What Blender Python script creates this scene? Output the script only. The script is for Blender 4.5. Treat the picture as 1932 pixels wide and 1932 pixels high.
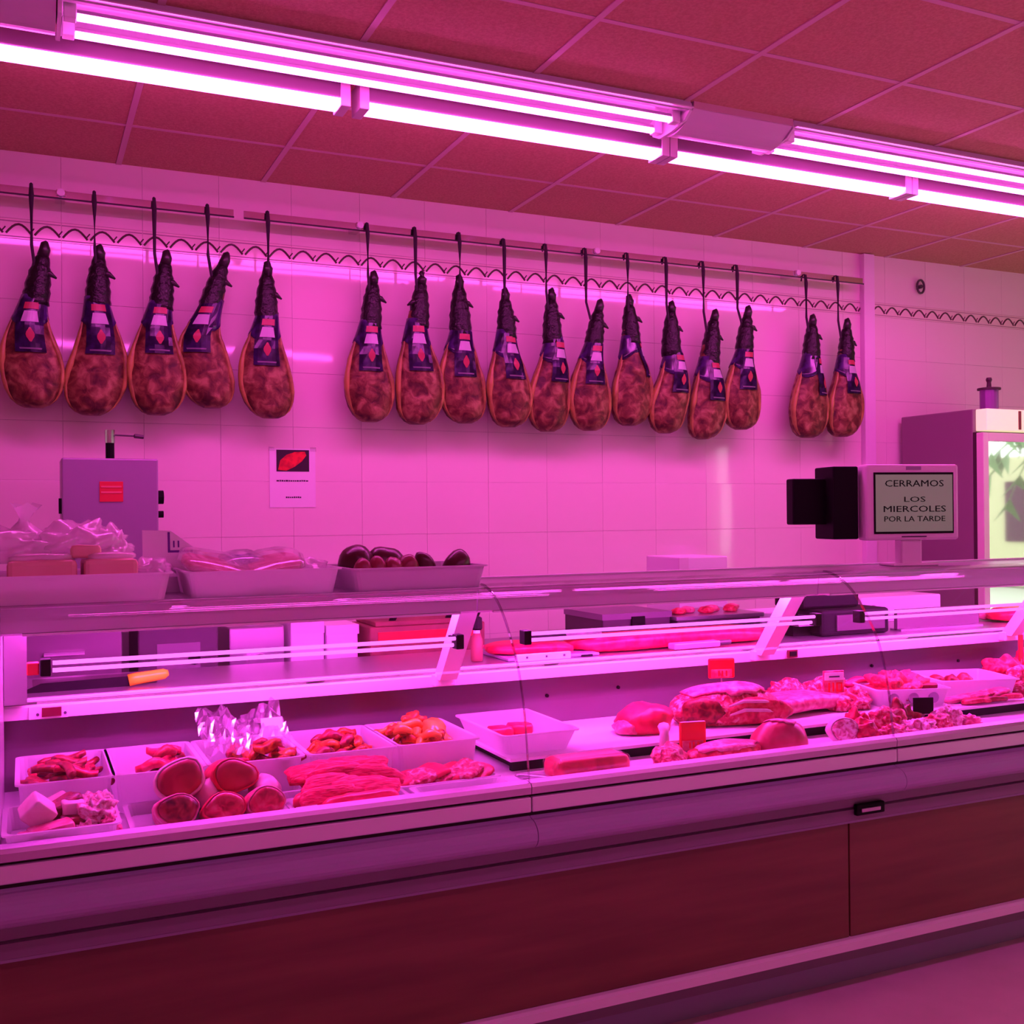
import bpy, bmesh, math, random
from mathutils import Vector, Matrix, noise as mnoise

for o in list(bpy.data.objects): bpy.data.objects.remove(o, do_unlink=True)
S = bpy.context.scene
C = S.collection
PI = math.pi
R = math.radians

# ------------------------------------------------------------------ camera, world, exposure
cam_d = bpy.data.cameras.new('camera'); cam = bpy.data.objects.new('camera', cam_d); C.objects.link(cam)
cam_d.sensor_width = 36.0; cam_d.lens = 36.0 * 2010 / 1932; cam_d.clip_start = 0.05
right = Vector((0.90898987, -0.41671989, -0.00905278)); down = Vector((-0.00704965, 0.00634554, -0.99995502)); fwd = Vector((0.41675859, 0.9090128, 0.00283031))
m3 = Matrix((right, -down, -fwd)).transposed()
cam.matrix_world = Matrix.Translation((0, 0, 1.5)) @ m3.to_4x4()
S.camera = cam
S.view_settings.view_transform = 'Standard'; S.view_settings.look = 'None'
S.view_settings.exposure = 0.0; S.view_settings.gamma = 1.0; S.view_settings.use_curve_mapping = False
W = bpy.data.worlds.new('daylight'); S.world = W; W.use_nodes = True
bg = W.node_tree.nodes['Background']; bg.inputs[0].default_value = (0.92, 1.0, 0.93, 1); bg.inputs[1].default_value = 3.6

CEIL_LIGHT = (1.0, 0.085, 0.76); CEIL_A = 29.0; CEIL_B = 32.0
CASE_LIGHT = (1.0, 0.065, 0.88); CASE_STRENGTH = 115.0; TUBE_STRENGTH = 2.3

# ------------------------------------------------------------------ materials
def M(name, col, rough=0.5, metal=0.0, spec=0.5, col2=None, nscale=8.0, lo=0.4, hi=0.6, stretch=None, bump=0.0, bscale=30.0, coat=0.0, detail=6.0, sss=0.0):
    m = bpy.data.materials.new(name); m.use_nodes = True
    nt = m.node_tree; b = nt.nodes['Principled BSDF']
    b.inputs['Roughness'].default_value = rough; b.inputs['Metallic'].default_value = metal
    b.inputs['Specular IOR Level'].default_value = spec; b.inputs['Coat Weight'].default_value = coat
    b.inputs['Coat Roughness'].default_value = 0.08
    c1 = (*col, 1)
    b.inputs['Base Color'].default_value = c1
    if sss: b.inputs['Subsurface Weight'].default_value = sss; b.inputs['Subsurface Radius'].default_value = (0.02, 0.01, 0.01)
    tc = nt.nodes.new('ShaderNodeTexCoord'); vec = tc.outputs['Object']
    if stretch:
        mp = nt.nodes.new('ShaderNodeMapping'); mp.inputs['Scale'].default_value = stretch
        nt.links.new(vec, mp.inputs['Vector']); vec = mp.outputs['Vector']
    if col2:
        n = nt.nodes.new('ShaderNodeTexNoise'); n.inputs['Scale'].default_value = nscale; n.inputs['Detail'].default_value = detail
        nt.links.new(vec, n.inputs['Vector'])
        r = nt.nodes.new('ShaderNodeValToRGB'); r.color_ramp.elements[0].position = lo; r.color_ramp.elements[1].position = hi
        r.color_ramp.elements[0].color = c1; r.color_ramp.elements[1].color = (*col2, 1)
        nt.links.new(n.outputs['Fac'], r.inputs['Fac']); nt.links.new(r.outputs['Color'], b.inputs['Base Color'])
    if bump:
        n2 = nt.nodes.new('ShaderNodeTexNoise'); n2.inputs['Scale'].default_value = bscale; n2.inputs['Detail'].default_value = 4
        nt.links.new(vec, n2.inputs['Vector'])
        bp = nt.nodes.new('ShaderNodeBump'); bp.inputs['Strength'].default_value = bump; bp.inputs['Distance'].default_value = 0.01
        nt.links.new(n2.outputs['Fac'], bp.inputs['Height']); nt.links.new(bp.outputs['Normal'], b.inputs['Normal'])
    return m

def EM(name, col, strength):
    m = bpy.data.materials.new(name); m.use_nodes = True; nt = m.node_tree
    for n in list(nt.nodes): nt.nodes.remove(n)
    e = nt.nodes.new('ShaderNodeEmission'); e.inputs[0].default_value = (*col, 1); e.inputs[1].default_value = strength
    o = nt.nodes.new('ShaderNodeOutputMaterial'); nt.links.new(e.outputs[0], o.inputs[0]); return m

def CLEAR(name, tint, base=0.05, edge=0.6, rough=0.02, haze=0.0, hazecol=(0.9, 0.9, 0.9)):
    """thin clear sheet: see-through, mirror-like at grazing angles, optional milky part"""
    m = bpy.data.materials.new(name); m.use_nodes = True; nt = m.node_tree
    for n in list(nt.nodes): nt.nodes.remove(n)
    out = nt.nodes.new('ShaderNodeOutputMaterial')
    tr = nt.nodes.new('ShaderNodeBsdfTransparent'); tr.inputs[0].default_value = (*tint, 1)
    gl = nt.nodes.new('ShaderNodeBsdfGlossy'); gl.inputs[0].default_value = (1, 1, 1, 1); gl.inputs[1].default_value = rough
    lw = nt.nodes.new('ShaderNodeLayerWeight'); lw.inputs[0].default_value = 0.5
    p = nt.nodes.new('ShaderNodeMath'); p.operation = 'POWER'; p.inputs[1].default_value = 4.0
    nt.links.new(lw.outputs['Facing'], p.inputs[0])
    ma = nt.nodes.new('ShaderNodeMath'); ma.operation = 'MULTIPLY_ADD'; ma.inputs[1].default_value = edge; ma.inputs[2].default_value = base
    nt.links.new(p.outputs[0], ma.inputs[0])
    src = tr.outputs[0]
    if haze:
        df = nt.nodes.new('ShaderNodeBsdfPrincipled'); df.inputs['Base Color'].default_value = (*hazecol, 1); df.inputs['Roughness'].default_value = 0.25
        tl = nt.nodes.new('ShaderNodeBsdfTranslucent'); tl.inputs[0].default_value = (*hazecol, 1)
        m2 = nt.nodes.new('ShaderNodeMixShader'); m2.inputs[0].default_value = 0.45
        nt.links.new(df.outputs[0], m2.inputs[1]); nt.links.new(tl.outputs[0], m2.inputs[2])
        mh = nt.nodes.new('ShaderNodeMixShader'); mh.inputs[0].default_value = haze
        nt.links.new(tr.outputs[0], mh.inputs[1]); nt.links.new(m2.outputs[0], mh.inputs[2]); src = mh.outputs[0]
    mx = nt.nodes.new('ShaderNodeMixShader'); nt.links.new(ma.outputs[0], mx.inputs[0])
    nt.links.new(src, mx.inputs[1]); nt.links.new(gl.outputs[0], mx.inputs[2]); nt.links.new(mx.outputs[0], out.inputs[0])
    return m

def MEAT(name, lean, lean2, fat, scale=14.0, fatpos=0.62, rough=0.35, stretch=(1, 1, 1), bump=0.25, dim=0.82):
    """lean meat with streaks of fat"""
    lean, lean2, fat = [tuple(c * dim for c in q) for q in (lean, lean2, fat)]
    m = bpy.data.materials.new(name); m.use_nodes = True; nt = m.node_tree; b = nt.nodes['Principled BSDF']
    b.inputs['Roughness'].default_value = rough; b.inputs['Specular IOR Level'].default_value = 0.28
    tc = nt.nodes.new('ShaderNodeTexCoord'); mp = nt.nodes.new('ShaderNodeMapping'); mp.inputs['Scale'].default_value = stretch
    oi = nt.nodes.new('ShaderNodeObjectInfo'); nt.links.new(tc.outputs['Object'], mp.inputs['Vector'])
    mu = nt.nodes.new('ShaderNodeVectorMath'); mu.operation = 'ADD'
    sc = nt.nodes.new('ShaderNodeMath'); sc.operation = 'MULTIPLY'; sc.inputs[1].default_value = 37.0
    nt.links.new(oi.outputs['Random'], sc.inputs[0]); nt.links.new(mp.outputs[0], mu.inputs[0]); nt.links.new(sc.outputs[0], mu.inputs[1])
    n = nt.nodes.new('ShaderNodeTexNoise'); n.inputs['Scale'].default_value = scale * 2.3; n.inputs['Detail'].default_value = 7; n.inputs['Distortion'].default_value = 0.5
    nt.links.new(mu.outputs[0], n.inputs['Vector'])
    r = nt.nodes.new('ShaderNodeValToRGB'); e = r.color_ramp.elements
    e[0].position = 0.35; e[0].color = (*lean2, 1); e[1].position = fatpos; e[1].color = (*fat, 1)
    k = e.new(min(0.5, fatpos - 0.06)); k.color = (*lean, 1)
    nt.links.new(n.outputs['Fac'], r.inputs['Fac']); nt.links.new(r.outputs[0], b.inputs['Base Color'])
    bp = nt.nodes.new('ShaderNodeBump'); bp.inputs['Strength'].default_value = min(1.0, bump * 1.6); bp.inputs['Distance'].default_value = 0.006
    nt.links.new(n.outputs['Fac'], bp.inputs['Height']); nt.links.new(bp.outputs['Normal'], b.inputs['Normal'])
    return m

m_wall = M('glazed_cream_tile', (0.84, 0.76, 0.70), rough=0.045, spec=0.5, bump=0.03, bscale=3.0)
m_paint = M('cream_paint', (0.80, 0.74, 0.64), rough=0.6)
m_grout = M('grout', (0.78, 0.70, 0.66), rough=0.9)
m_border = M('border_glaze', (0.84, 0.76, 0.64), rough=0.12)
m_wave = M('dark_brown_glaze', (0.10, 0.06, 0.06), rough=0.25)
m_wline = M('pale_brown_glaze', (0.35, 0.25, 0.25), rough=0.3)
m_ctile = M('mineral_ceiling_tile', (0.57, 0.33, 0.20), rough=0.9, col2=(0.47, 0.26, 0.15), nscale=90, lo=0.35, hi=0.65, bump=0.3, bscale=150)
m_grid = M('ceiling_grid_paint', (0.62, 0.42, 0.42), rough=0.5)
m_floor = M('terrazzo_floor', (0.88, 0.58, 0.70), rough=0.3, col2=(0.78, 0.50, 0.60), nscale=5, lo=0.3, hi=0.7)
m_white = M('white_plastic', (0.82, 0.8, 0.8), rough=0.35)
m_enamel = M('white_enamel', (0.85, 0.82, 0.84), rough=0.14)
m_coverplate = M('cover_plate_paint', (0.66, 0.56, 0.62), rough=0.35)
m_canopy = M('canopy_satin_metal', (0.62, 0.56, 0.64), rough=0.32, metal=0.15)
m_ledbody = M('led_bar_body', (0.17, 0.12, 0.15), rough=0.4)
m_reflector = M('lamp_reflector', (0.62, 0.58, 0.62), rough=0.2)
m_housing = M('lamp_housing_enamel', (0.42, 0.36, 0.40), rough=0.35)
m_alu = M('brushed_aluminium', (0.72, 0.70, 0.74), rough=0.38, metal=0.55, bump=0.04, bscale=60, stretch=(1, 30, 30))
m_bump = M('grey_plastic_bumper', (0.36, 0.30, 0.44), rough=0.35)
m_panel = M('grey_laminate', (0.20, 0.16, 0.19), rough=0.45)
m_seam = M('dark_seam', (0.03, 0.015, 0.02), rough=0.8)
m_steel = M('stainless_steel', (0.46, 0.42, 0.46), rough=0.3, metal=0.85, bump=0.03, bscale=40, stretch=(1, 25, 25))
m_dsteel = M('worn_stainless_back', (0.17, 0.12, 0.15), rough=0.45, metal=0.6, bump=0.04, bscale=30, stretch=(1, 20, 20))
m_chrome = M('chrome', (0.75, 0.72, 0.75), rough=0.12, metal=1.0)
m_wood = M('cherry_laminate', (0.18, 0.075, 0.034), rough=0.42, col2=(0.13, 0.05, 0.022), nscale=3.0, lo=0.35, hi=0.65, stretch=(0.6, 1, 6), detail=8)
m_deck = M('white_display_plate', (0.88, 0.86, 0.88), rough=0.3)
m_black = M('black_plastic', (0.006, 0.004, 0.006), rough=0.55, spec=0.12)
m_dark = M('dark_grey_metal', (0.07, 0.05, 0.06), rough=0.5, metal=0.2)
m_glass = CLEAR('counter_glass', (0.95, 0.97, 0.96), base=0.02, edge=0.45)
m_gedge = CLEAR('glass_edge', (0.72, 0.66, 0.72), base=0.2, edge=0.4)
m_film = CLEAR('clear_plastic_film', (0.97, 0.97, 0.97), base=0.08, edge=0.5, rough=0.12, haze=0.28, hazecol=(0.95, 0.92, 0.95))
m_bag = CLEAR('milky_plastic_bag', (0.97, 0.95, 0.97), base=0.06, edge=0.4, rough=0.2, haze=0.74, hazecol=(0.98, 0.92, 0.95))
m_tray = M('white_food_tray', (0.86, 0.84, 0.86), rough=0.3, sss=0.0)
def translucent(m, f):
    nt = m.node_tree; b = nt.nodes['Principled BSDF']; out = [n for n in nt.nodes if n.type == 'OUTPUT_MATERIAL'][0]
    tl = nt.nodes.new('ShaderNodeBsdfTranslucent'); tl.inputs[0].default_value = b.inputs['Base Color'].default_value
    mx = nt.nodes.new('ShaderNodeMixShader'); mx.inputs[0].default_value = f
    nt.links.new(b.outputs[0], mx.inputs[1]); nt.links.new(tl.outputs[0], mx.inputs[2]); nt.links.new(mx.outputs[0], out.inputs[0]); return m
translucent(m_tray, 0.55)
m_ham = MEAT('cured_ham', (0.15, 0.06, 0.025), (0.06, 0.02, 0.010), (0.34, 0.22, 0.09), scale=9, fatpos=0.70, rough=0.42, bump=0.7, dim=1.0)
m_hamrim = M('yellowed_ham_fat', (0.22, 0.15, 0.03), rough=0.4, col2=(0.40, 0.30, 0.06), nscale=14, bump=0.3, bscale=30)
m_net = M('black_net_wrap', (0.010, 0.007, 0.008), spec=0.3, rough=0.30, col2=(0.05, 0.045, 0.05), nscale=45, lo=0.64, hi=0.72, bump=0.6, bscale=55)
m_hoof = M('black_hoof', (0.02, 0.012, 0.014), rough=0.35)
m_cord = M('dark_cord', (0.03, 0.015, 0.03), rough=0.8)
m_lpurple = M('purple_label_print', (0.055, 0.02, 0.13), rough=0.15, col2=(0.02, 0.008, 0.04), nscale=18)
m_lred = M('red_label_print', (0.75, 0.12, 0.16), rough=0.3)
m_lwhite = M('white_label_print', (0.85, 0.82, 0.9), rough=0.25)
m_beef = MEAT('raw_beef', (0.66, 0.012, 0.07), (0.34, 0.006, 0.03), (0.82, 0.20, 0.26), scale=20, fatpos=0.80)
m_beefl = MEAT('lean_red_meat', (0.80, 0.010, 0.09), (0.56, 0.006, 0.05), (0.84, 0.06, 0.16), scale=12, fatpos=0.84, bump=0.25)
m_dark_meat = MEAT('dark_red_meat', (0.26, 0.012, 0.025), (0.11, 0.005, 0.012), (0.50, 0.05, 0.07), scale=24, fatpos=0.76)
m_pork = MEAT('pink_pork', (0.80, 0.16, 0.30), (0.62, 0.06, 0.15), (0.88, 0.46, 0.52), scale=16, fatpos=0.72)
m_porklean = MEAT('pork_loin_lean', (0.40, 0.025, 0.06), (0.30, 0.015, 0.04), (0.52, 0.06, 0.10), scale=10, fatpos=0.75, bump=0.1)
m_fat = MEAT('white_fat', (0.88, 0.62, 0.64), (0.82, 0.48, 0.52), (0.92, 0.74, 0.74), scale=10, fatpos=0.7, bump=0.15, dim=0.8)
m_mottle = MEAT('mottled_trimmings', (0.80, 0.36, 0.42), (0.42, 0.06, 0.10), (0.92, 0.74, 0.76), scale=30, fatpos=0.58, bump=0.5)
m_ribs = MEAT('marbled_rib_meat', (0.70, 0.04, 0.12), (0.36, 0.008, 0.03), (0.90, 0.50, 0.54), scale=28, fatpos=0.66, bump=0.6)
m_orange = MEAT('marinated_meat', (0.50, 0.06, 0.015), (0.22, 0.02, 0.008), (0.85, 0.32, 0.03), scale=26, fatpos=0.72, rough=0.28)
m_marin = M('orange_marinade', (0.85, 0.40, 0.05), rough=0.25, col2=(0.75, 0.22, 0.04), nscale=9)
m_saus = M('dark_blood_sausage', (0.075, 0.01, 0.018), rough=0.3, bump=0.3, bscale=20)
m_saus2 = M('reddish_cured_sausage', (0.26, 0.03, 0.05), rough=0.35, col2=(0.18, 0.02, 0.03), nscale=20, bump=0.3, bscale=25)
m_red = M('red_plastic_tag', (0.80, 0.01, 0.03), rough=0.3)
m_paper = M('white_paper', (0.86, 0.85, 0.87), rough=0.6)
m_ink = M('dark_print', (0.05, 0.03, 0.06), rough=0.7)
m_blueink = M('violet_print', (0.14, 0.03, 0.30), rough=0.7)
m_handle = M('orange_handle', (0.95, 0.75, 0.01), rough=0.4)
m_cream = M('cream_packet', (0.85, 0.48, 0.42), rough=0.5, col2=(0.80, 0.42, 0.36), nscale=6)
m_screen = M('grey_screen', (0.20, 0.21, 0.17), rough=0.4)
m_screen.node_tree.nodes['Principled BSDF'].inputs['Emission Color'].default_value = (0.9, 1.0, 0.75, 1); m_screen.node_tree.nodes['Principled BSDF'].inputs['Emission Strength'].default_value = 0.09
m_monbez = M('off_white_casing', (0.80, 0.74, 0.76), rough=0.4)
m_sawgrey = M('grey_saw_enamel', (0.36, 0.27, 0.40), rough=0.35, metal=0.2)
m_sticker = M('red_sticker', (0.72, 0.03, 0.05), rough=0.5)
m_stickl = M('sticker_line', (0.80, 0.16, 0.2), rough=0.5)
m_fridge = M('fridge_grey_side', (0.24, 0.15, 0.19), rough=0.35)
m_fframe = M('fridge_frame_cream', (0.80, 0.76, 0.66), rough=0.3)
m_header = M('fridge_header_added_glow', (0.8, 0.72, 0.55), rough=0.4)
_h = m_header.node_tree.nodes['Principled BSDF']; _h.inputs['Emission Color'].default_value = (1.0, 0.84, 0.52, 1); _h.inputs['Emission Strength'].default_value = 0.62  # warm glow added to brighten the header panel
m_fdoor = M('fridge_dark_gasket', (0.05, 0.015, 0.03), rough=0.5)
m_purple = M('violet_tin', (0.28, 0.09, 0.33), rough=0.3, metal=0.3)
m_brown = M('brown_board', (0.26, 0.075, 0.06), rough=0.6, col2=(0.17, 0.04, 0.04), nscale=6)
m_leaf = M('palm_leaf', (0.10, 0.22, 0.07), rough=0.5)
m_trunk = M('palm_trunk', (0.22, 0.16, 0.10), rough=0.9)
m_facade = M('pale_yellow_facade', (0.48, 0.46, 0.30), rough=0.9)
m_pave = M('street_paving', (0.5, 0.5, 0.47), rough=0.9)
m_fglass = bpy.data.materials.new('fridge_door_glass'); m_fglass.use_nodes = True
_b = m_fglass.node_tree.nodes['Principled BSDF']; _b.inputs['Base Color'].default_value = (0.78, 0.88, 0.78, 1); _b.inputs['Metallic'].default_value = 0.75; _b.inputs['Roughness'].default_value = 0.03
_b.inputs['Specular IOR Level'].default_value = 1.0; _b.inputs['IOR'].default_value = 2.1
em_A = EM('fluorescent_tube_glow', CEIL_LIGHT, CEIL_A); em_B = EM('led_diffuser_glow', CEIL_LIGHT, CEIL_B)
em_aisle = EM('added_aisle_glow', (1.0, 0.10, 0.78), 31.0)  # glow of the light bars added out of view over the aisle
em_case = EM('case_lamp_glow', CASE_LIGHT, CASE_STRENGTH); em_tube = EM('pink_case_tube_glow', (1.0, 0.115, 0.86), TUBE_STRENGTH)

# ------------------------------------------------------------------ builders
def obj(name, bm, mat, parent=None, loc=None, smooth=False, rot=None, kind=None, label=None):
    me = bpy.data.meshes.new(name)
    bmesh.ops.recalc_face_normals(bm, faces=bm.faces[:])
    if smooth:
        for f in bm.faces: f.smooth = True
    bm.to_mesh(me); bm.free()
    if mat: me.materials.append(mat)
    o = bpy.data.objects.new(name, me); C.objects.link(o)
    if parent: o.parent = parent
    if loc is not None: o.location = loc
    if rot is not None: o.rotation_euler = rot
    if kind: o['kind'] = kind
    if label: o['label'] = label
    return o

def thing(name, label, cat, loc=(0, 0, 0), rotz=0.0, group=None, rot=None):
    o = bpy.data.objects.new(name, None); C.objects.link(o); o.empty_display_size = 0.05
    o.location = loc; o.rotation_euler = rot if rot else (0, 0, rotz); o['label'] = label; o['category'] = cat
    if group: o['group'] = group
    return o

def tag(o, label, cat, group=None):
    o['label'] = label; o['category'] = cat
    if group: o['group'] = group
    return o

def box(bm, x0, x1, y0, y1, z0, z1, bev=0.0):
    v = [bm.verts.new((x, y, z)) for x in (x0, x1) for y in (y0, y1) for z in (z0, z1)]
    f = [(0, 1, 3, 2), (4, 6, 7, 5), (0, 4, 5, 1), (2, 3, 7, 6), (0, 2, 6, 4), (1, 5, 7, 3)]
    fs = [bm.faces.new([v[i] for i in q]) for q in f]
    if bev:
        es = list({e for q in fs for e in q.edges}); bmesh.ops.recalc_face_normals(bm, faces=fs)
        bmesh.ops.bevel(bm, geom=es, offset=bev, segments=2, affect='EDGES', profile=0.5)
    return bm

def B(x0, x1, y0, y1, z0, z1, bev=0.0): return box(bmesh.new(), x0, x1, y0, y1, z0, z1, bev)

def loft(bm, rings, cap=True, close=True):
    vr = [[bm.verts.new(p) for p in r] for r in rings]
    n = len(vr[0])
    for a, b in zip(vr, vr[1:]):
        for i in range(n if close else n - 1):
            j = (i + 1) % n; bm.faces.new((a[i], a[j], b[j], b[i]))
    if cap and close:
        bm.faces.new(vr[0][::-1]); bm.faces.new(vr[-1])
    return vr

def tube(bm, pts, r, seg=8, cap=True):
    pts = [Vector(p) for p in pts]; rings = []
    for i, p in enumerate(pts):
        d = (pts[min(i + 1, len(pts) - 1)] - pts[max(i - 1, 0)]).normalized()
        u = d.cross(Vector((0, 0, 1)));
        if u.length < 1e-3: u = d.cross(Vector((0, 1, 0)))
        u.normalize(); w = d.cross(u); rr = r[i] if isinstance(r, (list, tuple)) else r
        rings.append([p + rr * (math.cos(2 * PI * k / seg) * u + math.sin(2 * PI * k / seg) * w) for k in range(seg)])
    loft(bm, rings, cap); return bm

def TB(pts, r, seg=8): return tube(bmesh.new(), pts, r, seg)

def lathe(bm, prof, seg=20, cx=0, cy=0):
    rings = [[(cx + r * math.cos(2 * PI * k / seg), cy + r * math.sin(2 * PI * k / seg), z) for k in range(seg)] for r, z in prof]
    loft(bm, rings, True); return bm

def extrude_x(prof, x0, x1, bm=None):
    """closed (y, z) outline pulled along x"""
    bm = bm or bmesh.new()
    loft(bm, [[(x0, y, z) for y, z in prof], [(x1, y, z) for y, z in prof]]); return bm

def blob(sx, sy, sz, seed=0, amp=0.12, freq=3.0, sub=3, flat=-0.6):
    """lumpy piece of meat resting on z = 0"""
    bm = bmesh.new(); bmesh.ops.create_icosphere(bm, subdivisions=sub, radius=1.0); off = Vector((seed * 7.3, seed * 3.1, seed * 1.7))
    for v in bm.verts:
        d = v.co.copy(); k = 1 + amp * mnoise.noise(d * freq * 0.5 + off) * 2 + amp * 0.5 * mnoise.noise(d * freq + off)
        z = max(d.z * k, flat)
        v.co = Vector((d.x * k * sx, d.y * k * sy, (z - flat) * sz / (1 - flat)))
    return bm

def cap_shell(sx, sy, sz, seed, amp, freq, flat, thr, t=0.006):
    """the upper skin of blob(...) with the same arguments, a little proud of it"""
    bm = blob(sx, sy, sz, seed, amp, freq, 4, flat)
    kill = [v for v in bm.verts if v.co.z < sz * (thr + 0.10 * mnoise.noise(v.co * 25))]
    bmesh.ops.delete(bm, geom=kill, context='VERTS'); bmesh.ops.recalc_face_normals(bm, faces=bm.faces[:])
    if bm.faces and sum((f.normal.z for f in bm.faces)) < 0: bmesh.ops.reverse_faces(bm, faces=bm.faces[:])
    bm.normal_update()
    for v in bm.verts: v.co += v.normal * t
    bmesh.ops.solidify(bm, geom=bm.faces[:], thickness=t * 0.9); return bm

def slab(sx, sy, sz, seed=0, bend=0.0, amp=0.15):
    """soft flat piece: rounded outline, uneven, gently arched"""
    bm = bmesh.new(); n = 16; rings = []; off = Vector((seed * 5.1, seed * 2.3, 0))
    for (k, z) in ((0.86, 0.0), (1.0, 0.25), (1.0, 0.75), (0.88, 1.0), (0.45, 1.04)):
        ring = []
        for i in range(n):
            a = 2 * PI * i / n; c, s = math.cos(a), math.sin(a)
            x = math.copysign(abs(c) ** 0.6, c) * sx * k; y = math.copysign(abs(s) ** 0.6, s) * sy * k
            q = 1 + amp * mnoise.noise(Vector((c, s, 0)) * 1.4 + off)
            x *= q; y *= q
            ring.append((x, y, z * sz + bend * (1 - (x / sx) ** 2) + 0.15 * sz * mnoise.noise(Vector((x * 30, y * 30, seed)))))
        rings.append(ring)
    loft(bm, rings); return bm

def strip(L, w, t, seed, bend=0.35):
    """a wavy strip of meat"""
    rnd = random.Random(seed); pts = []; n = 7; ph = rnd.uniform(0, 6)
    bm = bmesh.new(); rings = []
    for i in range(n):
        u = i / (n - 1); x = (u - 0.5) * L; y = bend * L * 0.25 * math.sin(u * 4 + ph); z = t * 0.9 + bend * t * math.sin(u * 6 + ph * 2)
        q = 0.55 + 0.45 * math.sin(PI * min(max(u, 0.06), 0.94))
        rings.append([(x, y + w * q * math.cos(2 * PI * k / 8), z + t * q * math.sin(2 * PI * k / 8)) for k in range(8)])
    loft(bm, rings); return bm

def round_cut(r, L, seed, squash=0.85):
    """meat log along -y: returns (fat mantle, cut face) bmeshes, centre of the front face at the origin"""
    n = 20; off = seed * 3.7
    def ring(y, k, dy=0):
        out = []
        for i in range(n):
            a = 2 * PI * i / n; q = k * r * (1 + 0.24 * mnoise.noise(Vector((math.cos(a) * 0.9, math.sin(a) * 0.9, off + max(y, 0.0) * 6))))
            out.append((q * math.cos(a), y, q * math.sin(a) * squash))
        return out
    bm = bmesh.new(); loft(bm, [ring(0.0, 0.86), ring(-0.004, 0.92), ring(0.001, 0.98), ring(0.02, 1.03), ring(L * 0.6, 1.0), ring(L * 0.93, 0.85), ring(L, 0.5)])
    f = bmesh.new(); loft(f, [ring(0.003, 0.875), ring(-0.006, 0.86), ring(-0.010, 0.6), ring(-0.011, 0.2)])
    return bm, f

def tray(w, d, h, flare=0.012, t=0.003, lip=0.008):
    """open food tray, base on z = 0, centred"""
    def rc(hw, hd, z, c=0.018):
        out = []
        for (sx, sy, a0) in ((1, 1, 0), (-1, 1, 90), (-1, -1, 180), (1, -1, 270)):
            for k in range(4):
                a = R(a0 + k * 30); out.append((sx * (hw - c) + c * math.cos(a), sy * (hd - c) + c * math.sin(a), z))
        return out
    hw, hd = w / 2, d / 2; b = flare
    rings = [rc(hw - b, hd - b, 0), rc(hw, hd, h - 0.004), rc(hw + lip, hd + lip, h - 0.004), rc(hw + lip, hd + lip, h), rc(hw - t, hd - t, h), rc(hw - b - t, hd - b - t, t)]
    bm = bmesh.new(); loft(bm, rings); return bm

def pane_tiles(parent, mesh, name, spots, tilt, seed):
    rnd = random.Random(seed)
    for (p) in spots:
        o = bpy.data.objects.new(name, mesh); C.objects.link(o); o.parent = parent; o.location = p
        if tilt: o.rotation_euler = (R(rnd.uniform(-tilt, tilt)), 0, R(rnd.uniform(-tilt, tilt)))

def text_bm(s, size, align='CENTER', bold=0.0):
    cu = bpy.data.curves.new('lettering', 'FONT'); cu.body = s; cu.size = size; cu.align_x = align; cu.extrude = 0.0005; cu.offset = bold; cu.resolution_u = 2
    o = bpy.data.objects.new('lettering', cu); C.objects.link(o)
    dg = bpy.context.evaluated_depsgraph_get(); dg.update()
    me = bpy.data.meshes.new_from_object(o.evaluated_get(dg)); bm = bmesh.new(); bm.from_mesh(me)
    bpy.data.objects.remove(o); bpy.data.curves.remove(cu); bpy.data.meshes.remove(me); return bm

# ------------------------------------------------------------------ the room
WY = 5.09; ZC = 3.10
def struct(name, bm, mat): return obj(name, bm, mat, kind='structure')
floor = struct('floor', B(-3, 8.2, -4, WY + 0.1, -0.05, 0.0), m_floor)
ceiling = struct('ceiling', B(-3, 8.2, -4, WY + 0.1, ZC + 0.012, ZC + 0.06), m_grout)
wall_back = struct('wall_back', B(-3, 8.2, WY + 0.008, WY + 0.15, 0, ZC + 0.012), m_grout)
wall_left = struct('wall_left', B(-3.12, -3, -4, WY, 0, ZC + 0.012), m_paint)
wall_front = struct('wall_front', B(-3, 8.2, -4.12, -4, 0, ZC + 0.012), m_paint)
bm = B(8.0, 8.2, -4, -1.25, 0, ZC + 0.012); box(bm, 8.0, 8.2, -0.75, 1.0, 0, ZC + 0.012); box(bm, 8.0, 8.2, 3.6, WY, 0, ZC + 0.012); box(bm, 8.0, 8.2, -1.25, 3.6, 2.35, ZC + 0.012); box(bm, 8.0, 8.2, -1.25, 3.6, 0, 0.12)
wall_right = struct('wall_right', bm, m_paint)

# suspended ceiling: tiles and bars, each its own piece
GX0, GX, GY0, GY = 0.400, 0.6464, 2.995, 0.5257
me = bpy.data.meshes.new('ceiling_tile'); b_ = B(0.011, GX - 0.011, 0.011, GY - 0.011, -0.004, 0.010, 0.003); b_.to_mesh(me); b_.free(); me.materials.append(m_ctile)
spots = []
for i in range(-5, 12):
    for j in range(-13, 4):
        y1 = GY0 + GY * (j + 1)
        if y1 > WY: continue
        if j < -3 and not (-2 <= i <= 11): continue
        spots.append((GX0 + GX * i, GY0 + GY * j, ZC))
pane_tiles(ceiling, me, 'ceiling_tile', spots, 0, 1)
for i in range(-5, 13):
    obj('grid_bar', B(GX0 + GX * i - 0.012, GX0 + GX * i + 0.012, -4, WY, ZC - 0.007, ZC + 0.012), m_grid, ceiling)
for j in range(-13, 4):
    obj('grid_bar', B(-3, 8.0, GY0 + GY * j - 0.011, GY0 + GY * j + 0.011, ZC - 0.005, ZC + 0.011), m_grid, ceiling)
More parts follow.
